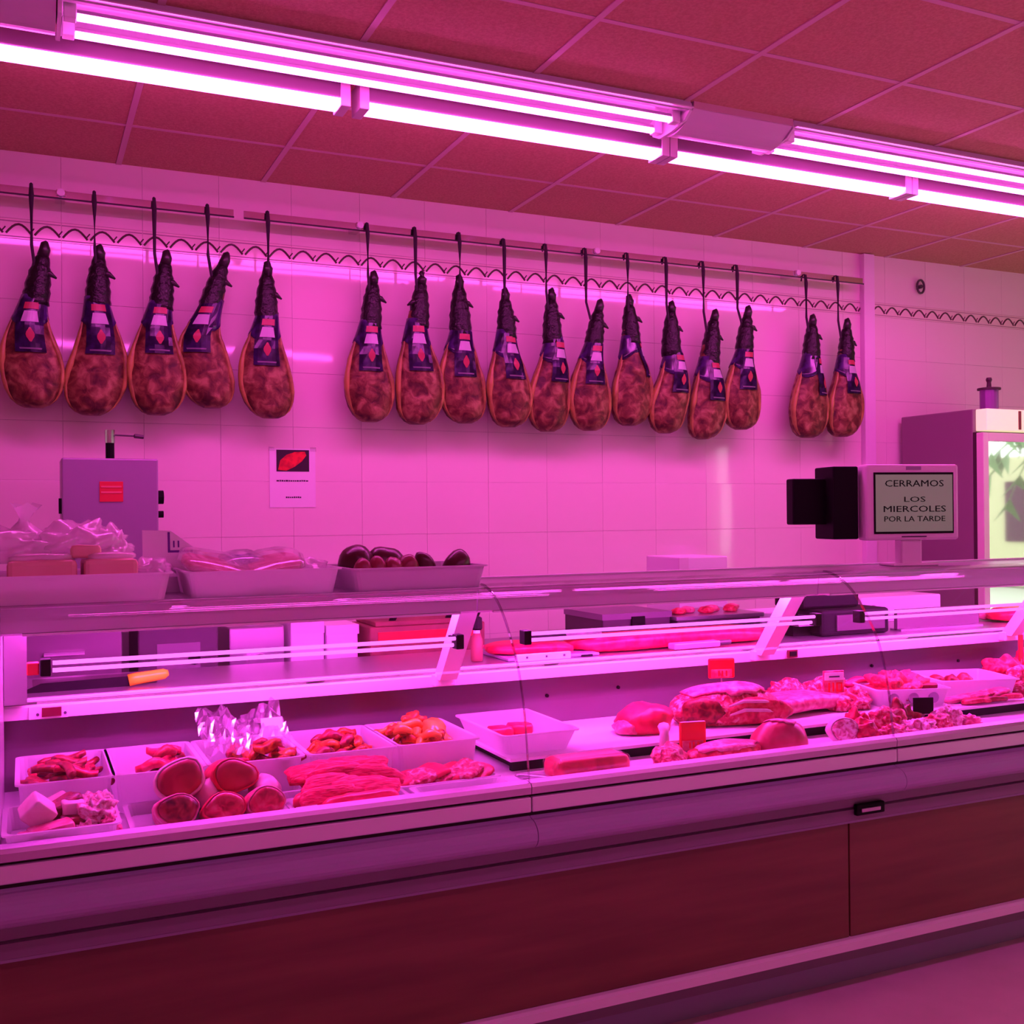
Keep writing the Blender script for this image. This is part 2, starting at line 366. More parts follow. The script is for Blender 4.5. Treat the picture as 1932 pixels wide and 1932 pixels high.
# narrow cut tiles along the back wall
for i in range(-5, 12):
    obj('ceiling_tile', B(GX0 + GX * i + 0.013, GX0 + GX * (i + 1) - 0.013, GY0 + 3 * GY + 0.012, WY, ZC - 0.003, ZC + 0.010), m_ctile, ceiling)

# glazed tiles of the back wall
TW, TH = 0.34, 0.262
def tile_mesh(name, w, h, mat):
    me = bpy.data.meshes.new(name); b_ = B(0.0005, w - 0.0005, 0, 0.009, 0.0005, h - 0.0005, 0.0006); b_.to_mesh(me); b_.free(); me.materials.append(mat); return me
tm = tile_mesh('wall_tile', TW, TH, m_wall)
nx = 27
pane_tiles(wall_back, tm, 'wall_tile', [(-1.2 + TW * i, WY, 2.718 - TH * (k + 1)) for i in range(nx) for k in range(8)], 0.10, 4)
pane_tiles(wall_back, tile_mesh('wall_tile_top', TW, ZC - 2.806, m_wall), 'wall_tile', [(-1.2 + TW * i, WY, 2.806) for i in range(nx)], 0.08, 5)
obj('wall_lower', B(-3, 8.0, WY, WY + 0.009, 0.0, 2.718 - TH * 8), m_paint, wall_back)
bt = tile_mesh('border_tile', TW, 0.088, m_border)
wbm = bmesh.new()
for k in range(3):
    x0 = TW * k / 3 + 0.006; w_ = TW / 3 - 0.012
    pts = [(x0 + w_ * u, -0.001, 0.022 + 0.042 * math.sin(PI * u)) for u in [q / 8 for q in range(9)]]
    if k % 2: pts = [(p[0], p[1], p[2]) for p in pts]
    tube(wbm, pts, 0.0052, 6)
    tube(wbm, [(x0 + w_ * 0.5 + w_ * 0.45, -0.001, 0.03), (x0 + w_ + 0.01, -0.001, 0.05)], 0.003, 5)
wm = bpy.data.meshes.new('wave_relief'); wbm.to_mesh(wm); wbm.free(); wm.materials.append(m_wave)
lbm = bmesh.new()
for zz in (0.010, 0.076): box(lbm, 0.002, TW - 0.002, -0.003, 0.001, zz - 0.0018, zz + 0.0018)
lm = bpy.data.meshes.new('border_line'); lbm.to_mesh(lm); lbm.free(); lm.materials.append(m_wline)
for i in range(nx):
    o = bpy.data.objects.new('border_tile', bt); C.objects.link(o); o.parent = wall_back; o.location = (-1.2 + TW * i, WY, 2.718)
    w_ = bpy.data.objects.new('wave_relief', wm); C.objects.link(w_); w_.parent = o
    w_ = bpy.data.objects.new('border_line', lm); C.objects.link(w_); w_.parent = o
trim = struct('trim_1', B(4.715, 4.800, WY - 0.04, WY + 0.001, 0, ZC - 0.008, 0.004), M('pale_trim', (0.85, 0.72, 0.82), rough=0.3))
rr = thing('wall_ring', 'small dark metal ring fixed high on the right part of the wall', 'ring', (5.2, WY, 2.93))
bm = TB([(0.030 * math.cos(2 * PI * k / 16), -0.02, 0.042 * math.sin(2 * PI * k / 16)) for k in range(17)], 0.007, 6); obj('ring', bm, m_dark, rr)
obj('bolt', TB([(0, 0.002, 0), (0, -0.028, 0)], 0.012, 10), m_dark, rr)

# ------------------------------------------------------------------ ceiling lights
def reflector(name, x0, x1, label):
    """twin-tube fluorescent with a shallow curved reflector"""
    t = thing(name, label, 'ceiling light', ((x0 + x1) / 2, 3.58, 3.06), group=None)
    h = (x1 - x0) / 2
    sec = [(-0.128, 0.012), (-0.122, 0.002), (-0.085, 0.010), (-0.075, 0.024), (0.05, 0.030), (0.135, -0.004), (0.14, 0.006), (0.06, 0.040), (-0.128, 0.040)]
    obj('reflector', extrude_x(sec, -h, h), m_reflector, t)
    obj('flange', extrude_x([(-0.150, 0.003), (-0.090, 0.0096), (-0.090, 0.013), (-0.150, 0.0075)], -h, h), m_enamel, t)
    for y in (-0.055, 0.075):
        lo_ = [(y + 0.0165 * math.cos(a), -0.012 - 0.0165 * math.sin(a)) for a in [PI * (k / 12) for k in range(13)]]
        tb_ = obj('tube', extrude_x(lo_, -h + 0.05, h - 0.05), em_A, t)
        up_ = [(y + 0.0172 * math.cos(a), -0.0115 + 0.0172 * math.sin(a)) for a in [PI * (k / 10) for k in range(11)]]
        obj('tube_back', extrude_x(up_, -h + 0.05, h - 0.05), m_housing, tb_)
        for s in (-1, 1):
            obj('lamp_holder', B(s * (h - 0.03) - 0.018, s * (h - 0.03) + 0.018, y - 0.02, y + 0.02, -0.03, 0.032, 0.003), m_white, t)
    for s in (-1, 1):
        end = [(-0.126, 0.03), (-0.128, 0.0), (-0.09, -0.026), (0.0, -0.040), (0.09, -0.040), (0.14, -0.016), (0.14, 0.03)]
        obj('end_plate', extrude_x(end, s * h - 0.006, s * h + 0.006), m_enamel, t)
    return t
reflector('twin_tube_light', 0.11, 2.36, 'long twin tube ceiling light with curved white reflector, left of blank cover plate')
reflector('twin_tube_light', 2.86, 5.11, 'twin tube ceiling light with white reflector, right of the blank cover plate')
def blank(x0, x1, label):
    t = thing('cover_plate', label, 'cover plate', ((x0 + x1) / 2, 3.58, 3.05))
    h = (x1 - x0) / 2; n = 12
    pr = [(-0.13 + 0.27 * k / n, 0.03 - 0.068 * math.sin(PI * (0.06 + 0.88 * k / n)) ) for k in range(n + 1)]
    obj('cover', extrude_x(pr + [(0.14, 0.05), (-0.13, 0.05)], -h, h), m_coverplate, t, smooth=False)
    obj('seam_strip', B(-h, h, -0.136, -0.1305, 0.02, 0.05), m_grid, t)
blank(2.37, 2.85, 'blank curved cover plate between the two twin tube lights')
blank(-2.4, 0.10, 'blank curved cover plate at the far left of ceiling light row')
leds = [(-1.42, -0.18), (-0.17, 1.06), (1.17, 2.435), (2.515, 3.785), (3.865, 5.13)]
led_labels = ['single pink light bar out of view past left end', 'single bright pink light bar at left end of the row nearest the wall', 'single bright light bar second from left, below the long twin tube light',
              'single light bar third from left, below the blank cover plate', 'single light bar at the right end of the row nearest the wall']
for (x0, x1), lb in zip(leds[1:], led_labels[1:]):
    t = thing('light_bar', lb, 'ceiling light', ((x0 + x1) / 2, 3.83, 3.0), group='light bars of the row nearest the wall')
    h = (x1 - x0) / 2
    obj('housing', B(-h - 0.03, h + 0.03, -0.05, 0.05, 0.026, 0.097, 0.004), m_ledbody, t)
    pr = [(0.054 * math.cos(a), 0.024 - 0.026 * math.sin(a)) for a in [PI * k / 12 for k in range(13)]]
    obj('diffuser', extrude_x(pr, -h, h), em_B, t)
    for s in (-1, 1): obj('end_cap', B(s * h + (0.001 if s > 0 else -0.038), s * h + (0.038 if s > 0 else -0.001), -0.056, 0.056, -0.003, 0.099, 0.003), m_coverplate, t)

# unseen light bars added over the aisle to light floor and counter front
for k, (x0, x1) in enumerate(((0.05, 1.3), (1.4, 2.65), (2.75, 4.0), (4.1, 5.35))):
    t = thing('light_bar', 'added unseen light bar over the customer aisle, %s from the left' % ('first', 'second', 'third', 'fourth', 'fifth')[k], 'ceiling light', ((x0 + x1) / 2, 0.35, 3.0), group='added light bars over the aisle')
    h = (x1 - x0) / 2
    obj('housing', B(-h - 0.03, h + 0.03, -0.036, 0.036, 0.026, 0.097, 0.004), m_housing, t)
    obj('diffuser', extrude_x([(0.031 * math.cos(a), 0.024 - 0.045 * math.sin(a)) for a in [PI * k_ / 12 for k_ in range(13)]], -h, h), em_aisle, t)

# ------------------------------------------------------------------ display counter
X0, X1 = -0.055, 4.90
ct = thing('display_counter', 'long refrigerated meat counter with curved glass front and wooden base panels', 'counter', (2.4, 2.8, 0))
def cpart(name, bm, mat, **k):
    for v in bm.verts: v.co -= Vector((2.4, 2.8, 0))
    return obj(name, bm, mat, ct, **k)
SEG = [X0, 1.172, 2.400, 3.628, X1]
cpart('inner_body', B(X0 + 0.02, X1 - 0.02, 2.56, 3.36, 0.12, 0.760), m_panel)
cpart('plinth', B(X0 + 0.02, X1 - 0.02, 2.665, 3.3, 0.0, 0.16), m_bump)
cpart('kick_strip', extrude_x([(2.505, 0.21), (2.495, 0.205), (2.50, 0.178), (2.70, 0.15), (2.70, 0.21)], X0, X1), m_white)
for a, b in ((X0, 2.268), (2.274, 4.1), (4.106, X1)):
    cpart('wood_panel', B(a, b, 2.52, 2.56, 0.21, 0.556, 0.002), m_wood)
cpart('panel_trim', B(X0, X1, 2.512, 2.56, 0.557, 0.567), m_bump)
cpart('lower_fascia', extrude_x([(2.50, 0.568), (2.492, 0.572), (2.488, 0.606), (2.496, 0.610), (2.49, 0.614), (2.485, 0.641), (2.50, 0.646), (2.56, 0.646), (2.56, 0.568)], X0, X1), m_panel)
bump = [(2.455, 0.655)] + [(2.452 - 0.040 * math.sin(a), 0.690 - 0.036 * math.cos(a)) for a in [PI * k / 12 for k in range(13)]] + [(2.465, 0.733), (2.50, 0.735), (2.50, 0.650)]
for a, b in zip(SEG, SEG[1:]):
    cpart('bumper', extrude_x(bump, a, b - 0.002), m_bump, smooth=False)
    cpart('front_rail', B(a + 0.0015, b - 0.0015, 2.450, 2.50, 0.742, 0.781, 0.003), m_alu)
    cpart('rim_cap', extrude_x([(2.452, 0.788), (2.450, 0.806), (2.456, 0.815), (2.486, 0.818), (2.492, 0.76), (2.47, 0.76), (2.47, 0.788)], a + 0.001, b - 0.001), m_steel)
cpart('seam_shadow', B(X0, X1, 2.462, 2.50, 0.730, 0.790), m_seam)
lk = cpart('lock_plate', B(2.262, 2.372, 2.474, 2.49, 0.588, 0.622, 0.004), m_black)
b_ = B(2.278, 2.352, 2.470, 2.476, 0.598, 0.610, 0.002)
for v in b_.verts: v.co -= Vector((2.4, 2.8, 0))
obj('lock_slot', b_, m_steel, lk)
# curved glass panes
gp = [(2.462, 0.806), (2.470, 0.87), (2.487, 0.985), (2.518, 1.088), (2.562, 1.166), (2.628, 1.245), (2.684, 1.284), (2.735, 1.303), (2.77, 1.308)]
def crom(p, m=5):
    out = []
    for i in range(len(p) - 1):
        p0, p1, p2, p3 = [Vector(p[min(max(j, 0), len(p) - 1)]) for j in (i - 1, i, i + 1, i + 2)]
        for k in range(m):
            t = k / m; q = 0.5 * ((2 * p1) + (p2 - p0) * t + (2 * p0 - 5 * p1 + 4 * p2 - p3) * t * t + (3 * p1 - p0 - 3 * p2 + p3) * t ** 3); out.append((q.x, q.y))
    return out + [tuple(p[-1])]
gp = crom(gp)
gq = [(y + 0.005, z - 0.004) for y, z in gp]
for a, b in zip(SEG, SEG[1:]):
    b_ = extrude_x(gp + gq[::-1], a + 0.002, b - 0.002)
    bmesh.ops.recalc_face_normals(b_, faces=b_.faces[:]); b_.normal_update()
    for e in b_.edges:
        if len(e.link_faces) == 2 and e.calc_face_angle(0) > 0.6: e.smooth = False
    cpart('front_glass', b_, m_glass, smooth=True)
for x in SEG[1:-1]:
    cpart('glass_joint', extrude_x([(y - 0.001, z + 0.001) for y, z in gp[1:]] + [(y + 0.001, z - 0.001) for y, z in gq[1:]][::-1], x - 0.0012, x + 0.0012), m_gedge)
# end panel at the left
endp = [(2.50, 0.76), (2.478, 0.80), (2.49, 0.90), (2.525, 1.07), (2.58, 1.17), (2.66, 1.255), (2.76, 1.29), (3.10, 1.29), (3.14, 0.76)]
for xa in (X0, X1 - 0.03):
    cpart('end_panel', extrude_x(endp, xa - 0.03, xa + 0.004), m_enamel)
cpart('end_post', B(X0 + 0.006, X0 + 0.06, 3.04, 3.10, 1.02, 1.255), m_steel)
# deck, raised tier, back panel
cpart('deck', B(X0, X1, 2.492, 3.14, 0.755, 0.775), m_deck)
cpart('deck_lip', extrude_x([(2.492, 0.775), (2.492, 0.812), (2.50, 0.812), (2.53, 0.775)], X0, X1), m_deck)
cpart('raised_tier', B(1.235, X1 - 0.03, 2.72, 3.14, 0.806, 0.816, 0.002), m_deck)
cpart('tier_gap_shade', B(1.25, X1 - 0.04, 2.742, 2.76, 0.7755, 0.8055), m_black)  # black strip put in for the shade of the gap under the tier
for x in (1.27, 2.4, 3.6, 4.8): cpart('tier_support', B(x, x + 0.02, 2.80, 3.13, 0.776, 0.805), m_black)
bp_ = cpart('back_panel', B(X0, X1, 3.142, 3.165, 0.755, 1.0), m_dsteel)
for x, z in ((1.56, 0.905), (1.83, 0.912), (2.95, 0.91), (0.62, 0.90), (3.4, 0.90)):
    b_ = TB([(x - 2.4, 3.144 - 2.8, z), (x - 2.4, 3.136 - 2.8, z)], 0.006, 8); obj('screw_hole', b_, m_black, bp_)
# worktop at the back with its bright front edge
wt = cpart('worktop', B(X0, X1, 3.10, 3.52, 1.004, 1.022, 0.002), m_steel)
we = cpart('worktop_edge', extrude_x([(3.088, 0.972), (3.084, 1.004), (3.09, 1.010), (3.11, 1.010), (3.11, 0.972)], X0, X1), m_enamel)
cpart('worktop_lip', B(X0, X1, 3.082, 3.105, 1.018, 1.027, 0.002), m_enamel)
th = cpart('thermostat', B(0.008, 0.105, 3.078, 3.086, 0.972, 1.006, 0.002), m_monbez)
def cchild(name, b_, mat, par):
    for v in b_.verts: v.co -= Vector((2.4, 2.8, 0))
    return obj(name, b_, mat, par)
cchild('display', B(0.040, 0.088, 3.074, 3.079, 0.978, 1.002), M('dark_red_display', (0.10, 0.005, 0.02), rough=0.2), th)
for x in (0.030, 0.097): cchild('button', TB([(x, 3.079, 0.985), (x, 3.074, 0.985)], 0.004, 8), m_ink, th)
th2 = cpart('thermostat', B(2.50, 2.545, 3.078, 3.086, 0.975, 1.004, 0.002), M('dark_red_thermostat', (0.16, 0.01, 0.03), rough=0.3))
cchild('display', B(2.508, 2.537, 3.074, 3.079, 0.982, 0.998), m_black, th2)
# canopy with hidden lamps, top shelf, sloping posts
for a, b in zip(SEG, SEG[1:]):
    cpart('canopy', extrude_x([(2.775, 1.292), (2.795, 1.286), (2.80, 1.228), (2.812, 1.222), (2.818, 1.228), (2.815, 1.280), (3.03, 1.284), (3.03, 1.236), (3.04, 1.236), (3.04, 1.292)], a + 0.002, b - 0.002), m_canopy)  # unseen rear lip added to keep lamp light off the wall
    cpart('canopy_lip', B(a + 0.05, b - 0.05, 2.798, 2.822, 1.2205, 1.2265, 0.001), m_enamel)
    cpart('case_lamp', TB([(a + 0.07, 2.885, 1.252), (b - 0.07, 2.885, 1.252)], 0.014, 10), em_case)
    cpart('top_shelf', B(a + 0.001, b - 0.001, 2.745, 3.105, 1.2925, 1.299, 0.002), m_steel)
    cpart('top_shelf_edge', B(a + 0.001, b - 0.001, 3.095, 3.112, 1.286, 1.306, 0.002), m_alu)
for x in (1.172, 2.372, 3.60):
    cpart('post', extrude_x([(3.085, 1.0), (3.03, 1.0), (2.845, 1.24), (2.90, 1.24)], x - 0.028, x + 0.028), m_white)
    cpart('post_foot', B(x - 0.034, x + 0.034, 3.055, 3.092, 0.978, 1.012, 0.003), m_white)
for a, b in ((0.062, 1.118), (1.360, 2.415), (2.632, 3.55), (3.75, 4.8)):
    for y, z in ((2.835, 1.149), (2.85, 1.129)):
        cpart('case_tube', TB([(a, y, z), (b, y, z)], 0.0055, 8), em_tube)
    for x, mt in ((a - 0.016, m_black), (b + 0.012, m_black)): cpart('tube_holder', B(x - 0.012, x + 0.012, 2.825, 2.862, 1.118, 1.160, 0.003), mt)
cpart('switch', B(0.004, 0.032, 2.83, 2.86, 1.122, 1.152, 0.003), m_sticker)
for x in (1.139, 2.432): cpart('tube_bracket', B(x - 0.004, x + 0.004, 2.85, 2.935, 1.134, 1.148), m_black)

# ------------------------------------------------------------------ hams on their rail
for (x0, x1, brs, lb) in ((-1.3, 0.885, (0.155,), 'flat chrome hanging rail on the left, holding four hams'), (0.93, 4.62, (1.481, 2.781, 4.121), 'long flat chrome hanging rail on the right, holding thirteen hams')):
    t = thing('hanging_rail', lb, 'rail', ((x0 + x1) / 2, 4.965, 2.875), group=None)
    cx = (x0 + x1) / 2
    obj('bar', B(x0 - cx, x1 - cx, -0.006, 0.006, 0.0, 0.036, 0.002), m_chrome, t)
    obj('rod', TB([(x0 - cx, -0.012, 0.0), (x1 - cx, -0.012, 0.0)], 0.004, 6), m_dark, t)
    for b in brs:
        br = obj('bracket', B(b - cx - 0.02, b - cx + 0.02, -0.012, WY - 4.965, 0.012, 0.038, 0.003), m_chrome, t)
        obj('bracket_knob', TB([(b - cx, -0.022, 0.025), (b - cx, -0.010, 0.025)], 0.016, 12), m_white, br)

HAMS = [  # cord x, cord top, tip x, tip z, bottom z, centre x, width, label x, label top, label bottom, label turn
 (0.039, 2.922, 0.091, 2.681, 1.974, 0.030, 0.245, 0.038, 2.429, 2.205, 0, 0.00), (0.288, 2.918, 0.308, 2.690, 1.950, 0.280, 0.254, 0.295, 2.441, 2.212, 0, 0.008),
 (0.535, 2.919, 0.587, 2.690, 1.958, 0.527, 0.245, 0.551, 2.444, 2.226, 4, -0.006), (0.765, 2.915, 0.852, 2.708, 1.999, 0.773, 0.240, 0.745, 2.466, 2.244, -18, 0.01),
 (1.036, 2.914, 1.034, 2.683, 1.959, 1.034, 0.245, 1.025, 2.426, 2.198, 0, 0.0), (1.513, 2.910, 1.548, 2.684, 1.956, 1.511, 0.240, 1.524, 2.427, 2.198, 0, 0.006),
 (1.755, 2.915, 1.791, 2.700, 1.950, 1.759, 0.245, 1.761, 2.443, 2.209, -3, -0.006), (1.989, 2.913, 1.993, 2.705, 1.964, 2.009, 0.245, 2.004, 2.420, 2.194, 3, 0.01),
 (2.233, 2.906, 2.239, 2.656, 1.949, 2.244, 0.240, 2.257, 2.422, 2.193, 12, -0.004), (2.470, 2.902, 2.511, 2.678, 1.933, 2.475, 0.235, 2.518, 2.411, 2.191, 20, 0.008),
 (2.704, 2.903, 2.794, 2.639, 1.942, 2.713, 0.240, 2.737, 2.402, 2.186, 4, -0.006), (2.960, 2.902, 2.980, 2.681, 1.977, 2.965, 0.240, 3.004, 2.440, 2.241, 66, 0.008),
 (3.204, 2.902, 3.243, 2.664, 1.940, 3.205, 0.232, 3.240, 2.382, 2.164, 16, -0.004), (3.447, 2.901, 3.540, 2.642, 1.914, 3.447, 0.240, 3.491, 2.352, 2.130, 14, 0.006),
 (3.677, 2.901, 3.759, 2.676, 1.973, 3.690, 0.240, 3.719, 2.424, 2.198, 4, -0.006), (4.167, 2.889, 4.227, 2.661, 1.938, 4.167, 0.262, 4.212, 2.414, 2.187, 40, 0.0),
 (4.405, 2.903, 4.495, 2.657, 1.950, 4.435, 0.250, 4.484, 2.419, 2.208, 12, 0.008)]
HLAB = ['cut off by the left edge of the photo', 'second from the left', 'third from the left, its label turned a little right', 'fourth from the left, hoof leaning far right',
 'fifth from the left, alone between two gaps', 'sixth from the left, after the wide gap', 'seventh from the left, with dewclaw pointing left', 'eighth from the left, upright, with a pale right edge',
 'ninth from the left, with straight narrow shank', 'tenth from the left, with label slanting right', 'eleventh from the left, hoof bent sharply right', 'twelfth, with label turned away to the right side',
 'thirteenth from the left, pale crest on label', 'fourteenth from the left, hanging lowest of the row', 'fifteenth from the left, last before the second gap',
 'left one of the pair by wall trim', 'rightmost of all, against pale wall trim']
PROF = [(0.0, 0.30), (0.012, 0.52), (0.035, 0.74), (0.07, 0.90), (0.12, 0.985), (0.18, 1.0), (0.24, 0.93), (0.30, 0.80), (0.36, 0.64), (0.42, 0.50), (0.48, 0.40), (0.54, 0.33)]
YH = 4.955
for hi, (sx, sz, tx, tz, bz, cx, Wd, lx, l1, l0, turn, dy) in enumerate(HAMS):
    rnd = random.Random(100 + hi)
    H = tz - bz; y0 = YH + dy
    t = thing('cured_ham', 'cured ham, black shank, purple label, ' + HLAB[hi], 'ham', (cx, y0, bz), group='cured hams hanging on the wall rails')
    s = H / 0.73; hw = Wd / 2; flip = -1 if hi in (6,) else 1
    def centre(z):
        u = z / H; x = (lx - cx) * min(u / 0.45, 1.0) if u < 0.45 else (lx - cx) + (tx - lx) * ((u - 0.45) / 0.55) ** (1.0 if abs(tx - sx) < 0.04 else 1.25)
        return x
    def width(z):
        v = z / s
        for (a, wa), (b, wb) in zip(PROF, PROF[1:]):
            if a <= v <= b: return hw * (wa + (wb - wa) * (v - a) / (b - a))
        return hw * PROF[-1][1]
    ph = rnd.uniform(0, 9)
    def surf(z, a, off=0.0):
        w = width(z); d = min(w * 0.78, 0.068)
        q = 1 + 0.05 * mnoise.noise(Vector((math.sin(a) * 1.5, z * 9, ph)))
        bulge = 0.012 * hw / 0.12 * math.sin(z * 9 + ph)
        return Vector((centre(z) + (w * q + off) * math.sin(a) + bulge, -(d * q + off) * math.cos(a), z))
    bm = bmesh.new(); n = 24
    zs = [s * v for v, _ in PROF]; zs = sorted(zs + [(a + b) / 2 for a, b in zip(zs, zs[1:])])
    loft(bm, [[surf(z, 2 * PI * k / n) for k in range(n)] for z in zs])
    for v in bm.verts:
        if v.co.z < s * 0.45: v.co += 0.006 * v.co.normalized() * mnoise.noise(v.co * 22 + Vector((ph, 0, 0)))
    obj('meat', bm, m_ham, t, smooth=True)
    # fat rim around the outline, proud of the meat
    bm = bmesh.new(); pth = [];
    zz = [s * (0.012 + 0.40 * k / 18) for k in range(19)]
    for sd in (-1, 1):
        rings = []
        for k, z in enumerate(zz):
            rw = (0.012 + 0.006 * mnoise.noise(Vector((z * 12, sd, ph)))) * math.sin(PI * min(0.98, max(0.05, (k + 1) / 20)))  + 0.002
            p = surf(z, sd * R(74), -rw * 0.35)
            rings.append([p + Vector((rw * math.cos(2 * PI * q / 8), 1.6 * rw * math.sin(2 * PI * q / 8), 0)) for q in range(8)])
        loft(bm, rings)
    obj('fat_rim', bm, m_hamrim, t, smooth=True)
    # black netted shank up to the hoof
    bm = bmesh.new(); rings = []
    zl1 = l1 - bz
    zt = [zl1 - 0.02 + (H - 0.05 - zl1 + 0.02) * k / 12 for k in range(13)]
    for k, z in enumerate(zt):
        u = k / 12; w = (width(zl1) + 0.004) * (1 - u) ** 0.8 + 0.022 * u + 0.006 * math.sin(PI * u); w = max(w, 0.021) + 0.003 * math.sin(k * 2.4 + ph)
        rings.append([(centre(z) + w * math.cos(2 * PI * q / 12), 0.9 * w * math.sin(2 * PI * q / 12), z) for q in range(12)])
    loft(bm, rings); obj('shank_wrap', bm, m_net, t, smooth=True)
    xt = centre(H); xm = centre(H - 0.055)
    bm = TB([(xm, 0, H - 0.06), ((xm + xt) / 2 + 0.004, -0.003, H - 0.03), (xt, -0.004, H - 0.006), (xt + 0.008 * flip, -0.006, H + 0.004)], [0.024, 0.023, 0.017, 0.006], 10)
    obj('hoof', bm, m_hoof, t, smooth=True)
    zc = H - (0.145 + rnd.uniform(-0.02, 0.02)); xc = centre(zc)
    bm = TB([(xc + flip * 0.016, -0.01, zc + 0.012), (xc + flip * 0.042, -0.014, zc + 0.008), (xc + flip * 0.068, -0.012, zc - 0.010)], [0.015, 0.013, 0.004], 8)
    tube(bm, [(xc - flip * 0.012, -0.012, zc - 0.006), (xc - flip * 0.040, -0.010, zc + 0.002)], [0.012, 0.006], 6)
    obj('dewclaw', bm, m_hoof, t, smooth=True)
    # purple cone label with red top band, white crest and red emblem
    zl0 = l0 - bz; a0 = R(turn)
    def patch(f0, f1, wa0, wa1, off, da=0.0, n=6, mid=None):
        bm = bmesh.new(); g = []
        nz = 6
        for i in range(nz + 1):
            u = i / nz; f = f0 + (f1 - f0) * u; z = zl0 + (zl1 - zl0) * f; w = wa0 + (wa1 - wa0) * u
            if mid: w = w * math.sin(PI * min(max(u, 0.06), 0.94))
            g.append([surf(z, a0 + da + w * (k / n * 2 - 1) / max(width(z), 0.02), off) for k in range(n + 1)])
        vs = [[bm.verts.new(p) for p in r_] for r_ in g]
        for i in range(nz):
            for k in range(n): bm.faces.new((vs[i][k], vs[i][k + 1], vs[i + 1][k + 1], vs[i + 1][k]))
        r_ = bmesh.ops.solidify(bm, geom=bm.faces[:], thickness=0.0015)
        return bm
    def sleeve(f0, f1):
        bm = bmesh.new(); rings = []
        for i in range(7):
            u = i / 6; z = zl0 + (zl1 - zl0) * (f0 + (f1 - f0) * u)
            rings.append([surf(z - 0.03 * (1 - u) * (1 - math.cos(2 * PI * q / 20)) * 0 + 0.05 * (1 - u) * (math.sin(PI * q / 20 * 2 + a0) ** 2), 2 * PI * q / 20, 0.0045) for q in range(20)])
        loft(bm, rings); return bm
    lab = obj('label', patch(-0.02, 1.0, 0.060, 0.048, 0.007), m_lpurple, t)
    obj('neck_sleeve', sleeve(0.42, 1.10), m_lpurple, t, smooth=True)
    obj('label_band', patch(0.80, 0.93, 0.026, 0.024, 0.010), m_lred, lab)
    obj('label_crest', patch(0.55, 0.76, 0.032, 0.022, 0.010), m_lwhite, lab)
    obj('label_emblem', patch(0.17, 0.44, 0.018, 0.014, 0.010, da=0.02, mid=True), m_lred, lab)
    obj('label_line', patch(0.03, 0.06, 0.040, 0.042, 0.0095), m_sawgrey, lab)
    # cord, doubled at the top where it wraps the rail rod
    zk = zc + 0.03
    obj('cord', TB([(sx - cx, 4.953 - y0 - 0.012, sz - bz), (sx - cx, 4.94 - y0 - 0.004, sz - bz - 0.05), (sx - cx, 4.94 - y0 - 0.004, H - 0.02), (sx - cx + 0.35 * (centre(zk) - sx + cx), -0.016, zk)], [0.007, 0.0105, 0.0066, 0.007], 8), m_cord, t)
    obj('cord_loop', TB([(sx - cx, 4.945 - y0, sz - bz - 0.03), (sx - cx, 4.95 - y0, sz - bz + 0.004), (sx - cx, 4.972 - y0, sz - bz + 0.006), (sx - cx, 4.978 - y0, sz - bz - 0.03)], 0.0045, 6), m_cord, t)

# ------------------------------------------------------------------ wall poster
t = thing('poster', 'white paper notice with a photo of red meat, taped on the wall', 'poster', (1.176, WY - 0.001, 1.546))
obj('sheet', B(-0.111, 0.111, -0.002, 0, 0, 0.282), m_paper, t)
ph = obj('printed_photo', B(-0.078, 0.080, -0.003, -0.0015, 0.172, 0.276), M('dark_photo_print', (0.03, 0.012, 0.03), rough=0.3), t)
bm = bmesh.new(); pts = [(-0.07, 0.18), (-0.03, 0.176), (0.01, 0.196), (0.045, 0.222), (0.066, 0.25), (0.06, 0.268), (0.01, 0.266), (-0.03, 0.252), (-0.06, 0.225)]
loft(bm, [[(x, -0.0032, z) for x, z in pts], [(x, -0.0038, z) for x, z in pts]]); obj('printed_steak', bm, M('steak_print', (0.80, 0.02, 0.04), rough=0.3, col2=(0.5, 0.01, 0.03), nscale=30), ph)
for (x0, x1, z, hh) in ((-0.078, 0.076, 0.124, 0.006), (-0.034, 0.040, 0.045, 0.006)):
    x = x0
    bm = bmesh.new(); rnd = random.Random(int(z * 1000))
    while x < x1:
        w = rnd.uniform(0.006, 0.012); box(bm, x, min(x + w, x1), -0.003, -0.0015, z, z + hh + rnd.uniform(0, 0.002)); x += w + 0.0025
    obj('print_line', bm, m_ink, t)
for sx_ in (-0.1, 0.1): obj('tape', B(sx_ - 0.014, sx_ + 0.014, -0.0035, -0.0015, 0.270, 0.290), m_film, t)

# ------------------------------------------------------------------ service bench and machines behind the counter
t = thing('service_bench', 'steel work bench along the tiled wall behind the counter', 'bench', (2.0, 4.7, 0))
obj('bench_top', B(-2.6, 2.55, -0.45, 0.385, 0.83, 0.86, 0.004), m_steel, t)
for x in (-2.5, -0.9, 0.8, 2.45):
    for y in (-0.4, 0.33): obj('leg', B(x - 0.02, x + 0.02, y - 0.02, y + 0.02, 0, 0.83), m_steel, t)
obj('lower_shelf', B(-2.55, 2.5, -0.42, 0.36, 0.25, 0.27), m_steel, t)
t = thing('meat_saw', 'grey box-shaped meat saw with red sticker and lever on top', 'saw', (0.315, 4.6, 0.861))
obj('housing', B(-0.18, 0.18, -0.10, 0.12, 0.22, 0.878, 0.006), m_sawgrey, t)
obj('base', B(-0.21, 0.25, -0.16, 0.2, 0.0, 0.20, 0.008), m_steel, t)
obj('column', B(-0.15, 0.05, -0.06, 0.1, 0.19, 0.23), m_steel, t)
obj('lever_shaft', TB([(0.005, 0, 0.87), (0.005, 0, 0.945)], 0.017, 12), m_black, t)
